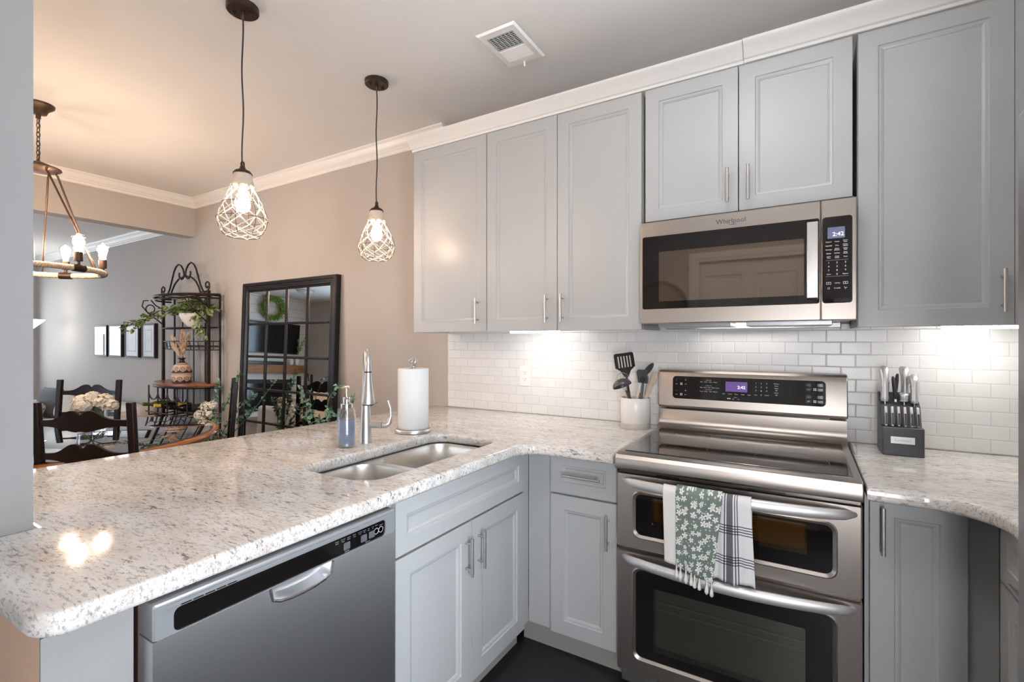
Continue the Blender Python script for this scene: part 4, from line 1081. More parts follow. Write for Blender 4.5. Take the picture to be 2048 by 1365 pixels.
# crock of utensils
cc = Vector((1.172, -0.145, TOP))
t = thing('utensil_crock', 'white ceramic crock with a beige base band, full of utensils, left of the range', 'utensil holder', cc)
mb = MB(); mb.lathe([(0.0695, 0.026), (0.0715, 0.028), (0.0715, 0.146), (0.070, 0.148), (0.0675, 0.147), (0.066, 0.143), (0.066, 0.03), (0.0, 0.03)], cc, 44, 0, None, False); mb.build('bowl', 'ceramic_white', t, sharp=50)
mb = MB(); mb.lathe([(0.0, 0.0), (0.068, 0.0), (0.070, 0.003), (0.070, 0.026), (0.0, 0.026)], cc, 44); mb.build('base_band', 'stone_band', t)
UG = 'utensils standing in the crock'
RT = Vector((0.8555, 0.5177, 0)); FW = Vector((-0.5177, 0.8555, 0))   # picture-plane axes at this corner
def spot(a, dz, f=0.0): return cc + RT * a + FW * f + Vector((0, 0, dz))
def utensil(name, label, p0, p1, cat='utensil'):
    """thing with local z along the handle, x across, y outwards; returns (thing, local->world)"""
    z = (p1 - p0).normalized(); y = -(FW - z * FW.dot(z)).normalized(); x = y.cross(z)
    M = Matrix((( x.x, y.x, z.x, p0.x), (x.y, y.y, z.y, p0.y), (x.z, y.z, z.z, p0.z), (0, 0, 0, 1)))
    return thing(name, label, cat, p0, UG), M, (p1 - p0).length
# slotted turner
t, M, ln = utensil('slotted_turner', 'black slotted turner, tallest utensil in the crock', spot(-0.005, 0.034, 0.03), spot(-0.030, 0.222, 0.045))
mb = MB(); mb.tube([(0, 0, 0), (0, 0, ln), (0, 0.004, ln + 0.03)], [0.007, 0.006, 0.005], 10); mb.xf(M); mb.build('handle', 'black_plastic', t)
mb = MB(); bl = [(-0.008, 0.0), (0.008, 0.0), (0.022, 0.035), (0.040, 0.055), (0.043, 0.105), (0.036, 0.113), (-0.036, 0.113), (-0.043, 0.105), (-0.040, 0.055), (-0.022, 0.035)]
fnl = lambda u, w, d: (u * 1.18, 0.004 + d, ln + 0.022 + w * 1.05)
slots = [(-0.028 + 0.0125 * k, -0.0225 + 0.0125 * k) for k in range(5)]
us = sorted([-0.042, 0.042] + [q for s_ in slots for q in s_])
mb.prism([(-0.008, 0.0), (0.008, 0.0), (0.022, 0.030), (0.041, 0.046), (-0.041, 0.046), (-0.022, 0.030)], fnl, 0, 0.003)
for a, c in zip(us[0::2], us[1::2]): mb.prism(rect(a, c, 0.046, 0.100), fnl, 0, 0.003)
mb.prism([(-0.042, 0.100), (0.042, 0.100), (0.041, 0.110), (0.036, 0.115), (-0.036, 0.115), (-0.041, 0.110)], fnl, 0, 0.003)
mb.xf(M); mb.build('blade', 'black_plastic', t)
# ladle
t, M, ln = utensil('ladle', 'dark grey ladle leaning left over the crock rim', spot(0.02, 0.034, -0.02), spot(-0.057, 0.185, -0.055))
mb = MB(); mb.tube([(0, 0, 0), (0, 0, ln)], [0.006, 0.0065], 10); mb.xf(M); mb.build('handle', 'dark_nylon', t)
mb = MB(); c = M @ Vector((0, 0, ln)) + RT * -0.022 + Vector((0, 0, 0.024)) - FW * 0.01
Mr = Matrix.Rotation(0.35, 4, FW) @ Matrix.Rotation(PI * 0.60, 4, RT)
Mr = Matrix.Rotation(-0.30, 4, FW) @ Matrix.Rotation(-0.35, 4, RT) @ Matrix.Rotation(PI, 4, RT)
mb.lathe([(0.046 * math.sin(PI / 2 * k / 8), -0.036 * math.cos(PI / 2 * k / 8)) for k in range(9)] + [(0.044 * math.sin(PI / 2 * k / 8), -0.033 * math.cos(PI / 2 * k / 8)) for k in range(8, -1, -1)], c, 28, 0, Mr, False); mb.build('ladle_bowl', 'dark_nylon', t, sharp=60)
# whisk
t, M, ln = utensil('whisk', 'wire whisk behind the ladle in the crock', spot(-0.012, 0.034, 0.0), spot(-0.043, 0.170, 0.015))
mb = MB(); mb.tube([(0, 0, 0), (0, 0, ln)], [0.008, 0.007], 10); mb.xf(M); mb.build('handle', 'light_wood', t)
mb = MB()
for k in range(6):
    a = PI * k / 6
    mb.tube([(0.032 * math.sin(PI * q / 16) ** 1.3 * math.cos(a) * (1 if q <= 8 else 1), 0.032 * math.sin(PI * q / 16) ** 1.3 * math.sin(a), ln + 0.10 * math.sin(PI * q / 32)) if q <= 8 else (-0.032 * math.sin(PI * q / 16) ** 1.3 * math.cos(a) * -1, 0.032 * math.sin(PI * q / 16) ** 1.3 * math.sin(a), ln + 0.10 * math.sin(PI * q / 32)) for q in range(17)], 0.0009, 5)
mb.xf(M); mb.build('wires', 'chrome', t)
# tongs
t, M, ln = utensil('tongs', 'grey-handled tongs at the front centre of the crock', spot(-0.008, 0.034, -0.03), spot(0.020, 0.232, -0.045))
for s_ in (-1, 1):
    mb = MB(); mb.loft([[(s_ * (0.018 - 0.012 * z / ln) + a, b_, z) for a, b_ in ((-0.006, -0.003), (0.006, -0.003), (0.006, 0.003), (-0.006, 0.003))] for z in (0, ln * 0.6, ln * 0.95)]); mb.xf(M); mb.build('arm', 'grey_nylon' if s_ < 0 else 'cast_handle', t, bevel=0.001)
mb = MB(); mb.prism([(-0.030, 0.0), (0.018, 0.0), (0.034, 0.05), (0.028, 0.062), (-0.010, 0.066), (-0.018, 0.058)], lambda u, w, d: (u, d - 0.002, ln * 0.95 + w), 0, 0.005); mb.xf(M); mb.build('head', 'dark_nylon', t, bevel=0.001)
mb = MB(); mb.tube([(0.0 + 0.010 * math.cos(a), 0.007, ln * 0.95 + 0.018 + 0.012 * math.sin(a)) for a in [2 * PI * k / 14 for k in range(14)]], 0.002, 6, 0, True); mb.xf(M); mb.build('hang_ring', 'black_plastic', t)
# peeler, spoons, spatulas
t, M, ln = utensil('basting_spoon', 'slim steel-handled spoon behind the tongs in the crock', spot(0.018, 0.034, 0.0), spot(0.046, 0.225, -0.012))
mb = MB(); mb.tube([(0, 0, 0), (0, 0, ln * 0.75), (0, 0, ln)], [0.006, 0.007, 0.005], 10); mb.xf(M); mb.build('handle', 'cast_handle', t)
mb = MB(); mb.ball((0, 0, 0), 0.014, 14, 0, 1.9); mb.xf(M @ Matrix.Translation((0, 0, ln + 0.012)) @ Matrix.Diagonal((1, 0.3, 1, 1))); mb.build('spoon_bowl', 'nickel', t, sharp=60)
t, M, ln = utensil('wooden_turner', 'amber wooden turner low at the right of the crock', spot(0.028, 0.034, 0.02), spot(0.046, 0.150, 0.03))
mb = MB(); mb.tube([(0, 0, 0), (0, 0, ln * 0.72)], 0.006, 10); mb.prism([(-0.006, 0), (0.006, 0), (0.021, 0.03), (0.021, 0.055), (-0.021, 0.060), (-0.021, 0.03)], lambda u, w, d: (u, d, ln * 0.65 + w), -0.002, 0.002); mb.xf(M)
mb.build('blade', 'amber_wood', t, bevel=0.001)
t, M, ln = utensil('serving_spoon', 'dark grey serving spoon standing tall at the back right of the crock', spot(0.02, 0.034, 0.035), spot(0.062, 0.240, 0.045))
mb = MB(); mb.tube([(0, 0, 0), (0, 0, ln)], 0.006, 10); mb.xf(M); mb.build('handle', 'dark_nylon', t)
mb = MB(); mb.ball((0, 0, 0), 0.024, 16, 0, 1.9); mb.xf(M @ Matrix.Translation((-0.004, 0, ln + 0.040)) @ Matrix.Rotation(-0.5, 4, 'Y') @ Matrix.Diagonal((0.62, 0.35, 1, 1))); mb.build('spoon_bowl', 'dark_nylon', t, sharp=60)
t, M, ln = utensil('wooden_spatula', 'pale wooden spatula leaning right across the crock rim', spot(0.0, 0.034, -0.015), spot(0.084, 0.240, -0.02))
mb = MB(); mb.loft([[(a * w, b_ * 0.005, z) for a, b_ in ((-1, -1), (1, -1), (1, 1), (-1, 1))] for z, w in ((0, 0.008), (ln * 0.6, 0.009), (ln * 0.85, 0.013), (ln * 1.05, 0.014), (ln * 1.12, 0.008))]); mb.xf(M); mb.build('blade', 'light_wood', t, bevel=0.003)

# knife block
kb = Vector((2.190, -0.150, TOP))
KM = Matrix.Translation(kb) @ Matrix.Rotation(math.radians(1), 4, 'Z')
def kw(p): return KM @ Vector(p)
t = thing('knife_block', 'dark charcoal knife block with a silver name plate, right of the range', 'knife block', kb)
mb = MB()
prof = [(-0.075, 0.0), (0.055, 0.0), (0.075, 0.175), (0.045, 0.215), (0.0, 0.150), (-0.030, 0.150), (-0.030, 0.100), (-0.075, 0.100)]
prof = [(-0.075, 0.0), (0.060, 0.0), (0.060, 0.225), (-0.005, 0.178), (-0.030, 0.105), (-0.075, 0.105)]
mb.loft([[kw((x, y, z)) for y, z in prof] for x in (-0.061, 0.061)])
blk = mb.build('block', 'block_wood', t, bevel=0.003)
mb = MB(); mb.box(-0.037, 0.033, -0.0775, -0.0752, 0.046, 0.071); mb.xf(KM)
fk = lambda u, w, d: tuple(kw((u, -0.0775 - d, w)))
mb.text('Cuisinart', 0.0135, fk, -0.002, 0.0585, 0.0, 1)
mb.build('name_plate', ['blade_steel', 'print_grey'], t)
KG = 'knives in the charcoal block'
tilt = Vector((0, -0.10, 1)).normalized()
for k in range(6):                                                   # steak knives in the front step
    x = -0.047 + 0.0188 * k
    p = kw((x, -0.050, 0.1052))
    o = thing('steak_knife', 'steel-handled steak knife, %s in the front step of the block' % ('leftmost', 'second from left', 'third from left', 'third from right', 'second from right', 'rightmost')[k], 'knife', p, KG)
    mb = MB(); mb.loft([[kw((x + a * 0.0042, y + b_ * 0.008, z)) for a, b_ in ((-1, -1), (1, -1), (1, 1), (-1, 1))] for y, z in ((-0.050, 0.1055), (-0.052, 0.13), (-0.044, 0.158), (-0.036, 0.178))]); mb.build('handle', 'blade_steel', o, bevel=0.002)
    mb = MB(); mb.loft([[kw((x + a * 0.0030, y + b_ * 0.0088, z)) for a, b_ in ((-1, -1), (1, -1), (1, 1), (-1, 1))] for y, z in ((-0.050, 0.112), (-0.052, 0.13), (-0.045, 0.155))]); mb.build('grip_inlay', 'block_wood', o)
def big_knife(name, label, x, y, z, ln, w, lean, col='blade_steel'):
    p = kw((x, y, z)); o = thing(name, label, 'knife', p, KG)
    mb = MB(); rings = []
    for s_, k in ((0, 0.85), (0.10, 1.05), (0.14, 0.95), (0.35, 0.82), (0.62, 0.92), (0.80, 1.15), (0.92, 1.2), (1.0, 0.75)):
        cy = y - 0.012 * math.sin(PI * s_) + lean * s_
        rings.append([kw((x + 0.0135 * k * math.cos(a) + 0.0, cy + w * 1.25 * k * math.sin(a), z + ln * s_)) for a in [2 * PI * q / 12 for q in range(12)]])
    mb.loft(rings); mb.build('handle', col, o, sharp=60)
    mb = MB(); mb.loft([[kw((x + 0.0142 * k * math.cos(a), y - 0.012 * math.sin(PI * s_) + lean * s_ + w * 0.5 * math.sin(a), z + ln * s_)) for a in [2 * PI * q / 10 for q in range(10)]] for s_, k in ((0.2, 0.84), (0.4, 0.86), (0.6, 0.95))]); mb.build('grip_inlay', 'cast_handle', o, sharp=60)
    mb = MB(); mb.box(-0.0012, 0.0012, -0.011, 0.011, -0.03, 0.004); mb.xf(KM @ Matrix.Translation((x, y, z))); mb.build('blade', 'blade_steel', o)
def topz(y): return 0.178 + (y + 0.005) / 0.065 * 0.047
big_knife('chef_knife', 'large steel-handled knife standing tallest at the left of the block', -0.044, 0.010, topz(0.010) + 0.003, 0.135, 0.013, 0.02)
big_knife('paring_knife', 'steel-handled knife behind the tall left knife in the block', -0.040, 0.045, topz(0.045) + 0.003, 0.050, 0.011, 0.0)
big_knife('carving_knife', 'steel-handled knife at the back right of the block', 0.022, 0.042, topz(0.042) + 0.003, 0.110, 0.013, 0.02)
big_knife('bread_knife', 'steel-handled knife at the front right of the block', 0.044, 0.006, topz(0.006) + 0.003, 0.108, 0.014, 0.015)
big_knife('utility_knife', 'short black-and-steel handled knife beside the shears in the block', 0.014, 0.010, topz(0.010) + 0.003, 0.035, 0.012, 0.0)
sp_ = kw((-0.010, 0.020, topz(0.020) + 0.003)); o = thing('kitchen_shears', 'black-handled kitchen shears in the middle of the block', 'scissors', sp_, KG)
for s_ in (-1, 1):
    mb = MB()
    mb.tube([kw((-0.010 + 0.004 * s_ + 0.004 * s_ * math.sin(a), 0.020 + 0.008 * s_ + 0.014 * math.cos(a), topz(0.02) + 0.048 + (0.010 if s_ > 0 else 0) + 0.040 * math.sin(a))) for a in [2 * PI * k / 20 for k in range(20)]], 0.0045, 8, 0, True)
    mb.build('finger_loop', 'black_rubber', o)
mb = MB(); mb.box(-0.013, -0.007, 0.012, 0.028, topz(0.012) - 0.02, topz(0.02) + 0.012); mb.xf(KM); mb.build('blade', 'blade_steel', o)

# ================================================================== CEILING THINGS
# pendants over the peninsula
def make_pendant(name, label, zoff):
    """local coordinates: ceiling at z = 0"""
    t = thing(name, label, 'pendant light', (0, 0, 0), 'pendant lights over the peninsula')
    mb = MB(); mb.lathe([(0.0, 0.0), (0.062, 0.0), (0.062, -0.020), (0.058, -0.024), (0.0, -0.024)], (0, 0, 0), 36); 
    for a in (0.6, 3.74): mb.lathe([(0.0, -0.024), (0.006, -0.024), (0.006, -0.034), (0.0, -0.036)], (0.036 * math.cos(a), 0.036 * math.sin(a), 0), 10)
    mb.lathe([(0.009, -0.024), (0.008, -0.045), (0.003, -0.055)], (0, 0, 0), 14)
    mb.build('canopy', 'bronze_dark', t, sharp=40)
    z0 = zoff
    mb = MB(); mb.tube([(0.0025 * math.sin(k * 0.9), 0.002 * math.cos(k * 0.7), -0.05 + (z0 + 0.05) * k / 14) for k in range(15)], 0.0032, 8); mb.build('cord', 'black_rubber', t)
    mb = MB(); mb.lathe([(0.0, 0.02), (0.006, 0.02), (0.009, 0.012), (0.008, 0.004), (0.011, -0.006), (0.014, -0.012), (0.030, -0.020), (0.037, -0.030), (0.037, -0.033), (0.0, -0.033)], (0, 0, z0), 28); mb.build('cap', 'bronze_dark', t, sharp=50)
    mb = MB(); mb.lathe([(0.034, -0.033), (0.0365, -0.045), (0.044, -0.080), (0.046, -0.083), (0.040, -0.083), (0.031, -0.045), (0.031, -0.034)], (0, 0, z0), 32); mb.build('neck', 'neck_wood', t, sharp=40)
    prof = [(0.043, -0.083), (0.057, -0.115), (0.075, -0.155), (0.091, -0.195), (0.097, -0.222), (0.091, -0.252), (0.077, -0.280), (0.065, -0.292)]
    def rz(f):
        f = f * (len(prof) - 1); i = min(int(f), len(prof) - 2); q = f - i
        return prof[i][0] + (prof[i + 1][0] - prof[i][0]) * q, prof[i][1] + (prof[i + 1][1] - prof[i][1]) * q
    mb = MB()
    for k in range(8):
        a = 2 * PI * k / 8
        mb.tube([(r * math.cos(a), r * math.sin(a), z0 + z) for r, z in prof], 0.0013, 6)
    for f in (0.0, 0.30, 0.57, 1.0):
        r, z = rz(f); mb.tube([(r * math.cos(2 * PI * k / 40), r * math.sin(2 * PI * k / 40), z0 + z) for k in range(40)], 0.0013, 6, 0, True)
    cage = mb.build('wire_cage', 'bronze_dark', t)
    mb = MB()
    rnd = random.Random(4)
    lev = [0.0, 0.30, 0.57, 0.80, 1.0]
    def onring(k, f):
        r, z = rz(f); a = 2 * PI * k / 8; return Vector((r * math.cos(a), r * math.sin(a), z0 + z))
    for li in range(len(lev) - 1):
        for k in range(8):
            for s_ in (0, 1):
                p, q = onring(k + s_, lev[li]), onring(k + 1 - s_, lev[li + 1])
                mid = (p + q) / 2; rr = (p.xy.length + q.xy.length) / 2; mid.xy = mid.xy.normalized() * rr * 0.985
                for w in range(2):
                    off = Vector((rnd.uniform(-1, 1), rnd.uniform(-1, 1), rnd.uniform(-1, 1))) * 0.0015
                    mb.tube([p + off, mid + off * 0.4, q - off], 0.0016, 6)
    mb.build('rope_lacing', 'rope_pale', t)
    mb = MB(); mb.lathe([(0.0, -0.034), (0.019, -0.034), (0.019, -0.090), (0.0, -0.090)], (0, 0, z0), 20); mb.build('socket', 'plastic_white', t)
    mb = MB(); mb.lathe([(0.012, -0.090), (0.013, -0.10), (0.022, -0.125), (0.030, -0.150), (0.0295, -0.168), (0.020, -0.187), (0.0, -0.195)], (0, 0, z0), 22); mb.build('bulb', 'bulb_glow', t, sharp=80)
    return t
pd = make_pendant('pendant_lamp', 'lit rope-laced wire pendant nearer the camera, hanging large over the peninsula', -0.672)
pd.location = (-0.138, -1.334, CZ)
copy_tree(pd, None, (-0.097, -0.629, CZ), 0.7, 'lit rope-laced wire pendant farther off, hanging nearest the wall cabinets')

# chandelier of rope over the dining table
ch = thing('chandelier', 'round rope ring chandelier with lit bulbs over the dining table, half behind the left wall', 'chandelier', (-2.007, -1.486, CZ))
hx, hy = -2.007, -1.486
mb = MB(); mb.lathe([(0.0, 0.0), (0.075, 0.0), (0.073, -0.012), (0.046, -0.035), (0.038, -0.055), (0.012, -0.060), (0.012, -0.085), (0.0, -0.085)], (hx, hy, CZ), 36); mb.build('canopy', 'bronze_light', ch, sharp=40)
mb = MB(); zz = CZ - 0.085; k = 0
while zz > 2.405:
    a = PI / 2 * (k % 2) + 0.4
    mb.tube([(hx + 0.009 * math.cos(q) * math.cos(a), hy + 0.009 * math.cos(q) * math.sin(a), zz - 0.014 + 0.018 * math.sin(q)) for q in [2 * PI * i / 12 for i in range(12)]], 0.0024, 6, 0, True)
    zz -= 0.027; k += 1
mb.tube([(hx + 0.004, hy, CZ - 0.08), (hx + 0.006, hy + 0.004, 2.55), (hx + 0.003, hy, 2.39)], 0.002, 6)
mb.build('chain', 'bronze_light', ch)
HZ = 2.362
mb = MB(); mb.lathe([(0.0, 0.045), (0.01, 0.045), (0.03, 0.035), (0.05, 0.028), (0.054, 0.02), (0.080, 0.014), (0.103, 0.006), (0.105, 0.0), (0.093, -0.008), (0.06, -0.014), (0.03, -0.022), (0.0, -0.022)], (hx, hy, HZ), 40); mb.build('hub', 'bronze_light', ch, sharp=30)
RR, RZ = 0.295, 1.762
BA = [math.radians(a) for a in (20, 80, 140, 200, 260, 320)]        # bulb bearings, one towards the camera's right
for i in range(6):
    a = BA[i] - math.radians(8); a2 = BA[i] + math.radians(22)
    top = Vector((hx + 0.078 * math.cos(a), hy + 0.078 * math.sin(a), HZ - 0.012)); bot = Vector((hx + RR * math.cos(a2), hy + RR * math.sin(a2), RZ + 0.018))
    mb = MB(); d = (bot - top)
    mb.tube([top + Vector((0.008 * math.cos(q), 0, -0.004 + 0.011 * math.sin(q))) for q in [2 * PI * k / 10 for k in range(10)]], 0.002, 6, 0, True)
    mb.tube([top + d * 0.02, bot], 0.0055, 8); mb.build('rod', 'bronze_light', ch)
mb = MB()
for s_ in range(3):
    mb.tube([(hx + (RR + 0.0080 * math.cos(48 * q + 2 * PI * s_ / 3)) * math.cos(q), hy + (RR + 0.0080 * math.cos(48 * q + 2 * PI * s_ / 3)) * math.sin(q), RZ + 0.0080 * math.sin(48 * q + 2 * PI * s_ / 3)) for q in [2 * PI * k / 720 for k in range(720)]], 0.0098, 6, 0, True)
mb.build('rope_ring', 'rope', ch, sharp=80)
for i in range(6):
    a = BA[i]; p = Vector((hx + RR * math.cos(a), hy + RR * math.sin(a), RZ)); tn = Vector((-math.sin(a), math.cos(a), 0))
    mb = MB(); mb.tube([p - tn * 0.032, p + tn * 0.032], 0.0215, 14); mb.cyl(p, p + Vector((0, 0, 0.045)), 0.008, 10); br = mb.build('bracket', 'bronze_dark', ch)
    mb = MB(); mb.lathe([(0.0, 0.040), (0.019, 0.040), (0.021, 0.046), (0.021, 0.092), (0.0, 0.092)], p, 18); mb.build('socket', 'bronze_light', ch)
    mb = MB(); mb.lathe([(0.016, 0.088), (0.018, 0.10), (0.024, 0.13), (0.032, 0.165), (0.0325, 0.178), (0.026, 0.192), (0.010, 0.200), (0.0, 0.206)], p, 20); bu = mb.build('bulb', 'clear_glass', ch, sharp=80)
    mb = MB(); mb.lathe([(0.0, 0.098), (0.012, 0.102), (0.018, 0.125), (0.026, 0.162), (0.022, 0.182), (0.0, 0.192)], p, 14); mb.build('filament', 'filament_glow', bu, sharp=80)

# ceiling vent
VX0, VX1, VY0, VY1 = 0.583, 0.793, -0.672, -0.368
t = thing('ceiling_vent', 'white ceiling air vent with louvres above the wall cabinets', 'vent', ((VX0 + VX1) / 2, (VY0 + VY1) / 2, CZ - 0.012))
FD = lambda u, w, d: (u, w, CZ - 0.0005 - d)
mb = MB(); ir = rect(VX0 + 0.034, VX1 - 0.034, VY0 + 0.045, VY1 - 0.045); o0 = rect(VX0, VX1, VY0, VY1); o1 = rect(VX0 + 0.010, VX1 - 0.010, VY0 + 0.010, VY1 - 0.010)
bridge(mb, o0, o1, FD, 0.001, 0.009); bridge(mb, o1, ir, FD, 0.009, 0.009); bridge(mb, ir, ir, FD, 0.009, 0.0005)
fr = mb.build('frame', 'plastic_white', t)
mb = MB(); mb.add([FD(u, w, 0.0008) for u, w in ir], [(0, 1, 2, 3)]); mb.build('duct', 'vent_dark', t)
ym = (VY0 + VY1) / 2
for k in range(9):
    y = VY0 + 0.050 + 0.0118 * k
    mb = MB(); mb.loft([[(x, y + a, CZ - b_) for a, b_ in ((0.0060, 0.0015), (0.0075, 0.0020), (0.0015, 0.0092), (0.0, 0.0088))] for x in (VX0 + 0.034, VX1 - 0.034)]); mb.build('louvre', 'plastic_white', t)
for k in range(8):
    y = ym + 0.004 + 0.0125 * k
    mb = MB(); mb.loft([[(x, y + a, CZ - b_) for a, b_ in ((0.0, 0.0042), (0.0010, 0.0034), (0.0092, 0.0088), (0.0080, 0.0095))] for x in (VX0 + 0.034, VX1 - 0.034)]); mb.build('louvre', 'plastic_white', t)
mb = MB()
for k in range(7):
    x = VX0 + 0.040 + 0.0215 * k
    mb.box(x, x + 0.0015, VY0 + 0.046, ym, CZ - 0.0055, CZ - 0.0012)
mb.build('grid', 'plastic_white', t)
mb = MB(); mb.box(VX0 + 0.10, VX0 + 0.106, VY1 - 0.024, VY1 - 0.018, CZ - 0.028, CZ - 0.009); mb.ball((VX0 + 0.103, VY1 - 0.021, CZ - 0.030), 0.005, 10); mb.build('damper_lever', 'plastic_white', t)

# flush ceiling lamps (kitchen, added one in the hall, living room)
for x, y, z, r, lab in ((1.62, -1.60, CZ, 0.19, 'flush round kitchen ceiling lamp above the camera'), (-0.7, -3.7, CZ, 0.16, 'added flush round ceiling lamp in the hall, out of view'), (-6.3, -3.4, LZ, 0.16, 'unlit flush round ceiling lamp in the living room, seen in the mirror')):
    t = thing('ceiling_lamp', lab, 'light', (x, y, z), 'flush ceiling lamps')
    mb = MB(); mb.lathe([(0.0, 0.0), (r, 0.0), (r, -0.025), (r - 0.01, -0.03), (r - 0.012, -0.028), (0.0, -0.028)], (x, y, z - 0.0005), 40); mb.build('base', 'nickel', t, sharp=30)
    mb = MB(); mb.lathe([(r - 0.015, -0.029), (r - 0.03, -0.05), (r * 0.6, -0.072), (0.0, -0.080)], (x, y, z), 40, 0, None, False); mb.build('lens', 'lens_off' if x < -3 else 'lamp_lens', t, sharp=60)

# ================================================================== DINING ROOM
TCX, TCY, TR, TZ = -1.95, -1.43, 0.845, 0.76
t = thing('dining_table', 'round dining table with dark glass top and amber wood rim', 'table', (TCX, TCY, 0))
mb = MB(); mb.lathe([(0.55, TZ - 0.055), (TR - 0.03, TZ - 0.045), (TR - 0.005, TZ - 0.032), (TR, TZ - 0.018), (TR - 0.008, TZ - 0.006), (TR - 0.030, TZ - 0.003), (TR - 0.045, TZ - 0.006), (0.0, TZ - 0.006), (0.0, TZ - 0.055)], (TCX, TCY, 0), 96, 0, None, False); mb.build('rim', 'table_wood', t, sharp=40)
mb = MB(); mb.lathe([(0.0, TZ - 0.0055), (TR - 0.040, TZ - 0.0055), (TR - 0.038, TZ - 0.001), (TR - 0.042, TZ), (0.0, TZ)], (TCX, TCY, 0), 96); mb.build('glass_top', 'table_glass', t, sharp=30)
mb = MB(); mb.lathe([(0.0, 0.05), (0.16, 0.05), (0.13, 0.10), (0.06, 0.16), (0.075, 0.35), (0.10, 0.45), (0.06, 0.56), (0.09, 0.64), (0.22, 0.68), (0.22, 0.705), (0.0, 0.705)], (TCX, TCY, 0), 28); mb.build('pedestal', 'table_wood', t, sharp=40)
for k in range(4):
    a = PI / 4 + PI / 2 * k; d = Vector((math.cos(a), math.sin(a), 0)); c = Vector((TCX, TCY, 0))
    mb = MB(); mb.tube([c + d * 0.09 + Vector((0, 0, 0.13)), c + d * 0.25 + Vector((0, 0, 0.12)), c + d * 0.42 + Vector((0, 0, 0.035))], [0.04, 0.035, 0.028], 10); mb.ball(c + d * 0.43 + Vector((0, 0, 0.03)), 0.03, 10); mb.build('foot', 'table_wood', t)

# ladder-back chairs
def make_chair():
    t = thing('dining_chair', None, 'chair', (0, 0, 0), 'black ladder-back dining chairs')
    HW = 0.223; yb = 0.20
    def post_y(z): return yb + (0.0 if z < 0.45 else (z - 0.45) * 0.07)
    for s_ in (-1, 1):
        mb = MB(); mb.loft([[(s_ * HW + a * 0.017, post_y(z) + b_ * 0.014, z) for a, b_ in ((-1, -1), (1, -1), (1, 1), (-1, 1))] for z in (0, 0.45, 0.75, 1.045)]); mb.build('rear_leg', 'chair_wood', t, bevel=0.004)
        mb = MB(); mb.loft([[(s_ * HW + a * r, -0.20 + b_ * r, z) for a, b_ in ((-1, -1), (1, -1), (1, 1), (-1, 1))] for z, r in ((0, 0.015), (0.44, 0.021))]); mb.build('leg', 'chair_wood', t, bevel=0.003)
    mb = MB(); mb.box(-0.225, 0.225, -0.225, 0.19, 0.44, 0.47); mb.build('seat', 'chair_wood', t, bevel=0.012, seg=3)
    for z in (0.965, 0.805, 0.645):
        mb = MB(); n = 40; topo = []; boto = []
        for k in range(n + 1):
            s_ = k / n; u = -HW + 0.018 + (2 * HW - 0.036) * s_; q = abs(2 * s_ - 1)
            hump = math.exp(-((q - 0.20) / 0.30) ** 2)
            dip = 0.010 * math.exp(-(q / 0.07) ** 2)
            topo.append((u, z + 0.002 + 0.046 * hump - dip - 0.006)); boto.append((u, z - 0.050 + 0.016 * math.cos(q * PI * 1.05 + 0.35) * -1 + (0.008 * math.exp(-(q / 0.08) ** 2))))
        fnc = lambda u, w, d: (u, post_y(w) - 0.007 + d + 0.018 * (1 - (u / HW) ** 2), w)
        for k in range(n):
            a, b_, c, e = boto[k], boto[k + 1], topo[k + 1], topo[k]
            vs = [fnc(*a, 0), fnc(*b_, 0), fnc(*c, 0), fnc(*e, 0), fnc(*a, 0.014), fnc(*b_, 0.014), fnc(*c, 0.014), fnc(*e, 0.014)]
            fs = [(0, 1, 2, 3), (7, 6, 5, 4), (0, 4, 5, 1), (3, 2, 6, 7)]
            if k == 0: fs.append((0, 3, 7, 4))
            if k == n - 1: fs.append((1, 5, 6, 2))
            mb.add(vs, fs)
        bm_ = mb
        o = mb.build('slat', 'chair_wood', t, sharp=40)
    mb = MB()
    mb.cyl((-HW, -0.2, 0.20), (HW, -0.2, 0.20), 0.010, 10); mb.build('stretcher', 'chair_wood', t)
    for s_ in (-1, 1):
        mb = MB(); mb.cyl((s_ * HW, -0.2, 0.15), (s_ * HW, 0.2, 0.15), 0.010, 10); mb.build('stretcher', 'chair_wood', t)
    return t
cr = make_chair()                                                    # local: back at +y, faces -y
def seat_chair(o, bx, by, rz):
    """bx,by = centre of the back"""
    o.rotation_euler = (0, 0, rz)
    v = Matrix.Rotation(rz, 3, 'Z') @ Vector((0, 0.25, 0))
    o.location = (bx - v.x, by - v.y, 0)
seat_chair(cr, -1.056, -1.578, 0.5443 + PI + 0.02)
cr['label'] = 'black ladder-back chair nearest the camera, seen from behind across the worktop'
c2 = copy_tree(cr); seat_chair(c2, -2.755, -1.000, 0.5443); c2['label'] = 'black ladder-back chair on the far side of the table, facing the camera'
c3 = copy_tree(cr); seat_chair(c3, -1.790, -0.440, math.radians(-27)); c3['label'] = 'black ladder-back chair seen edge-on in front of the leaning mirror'

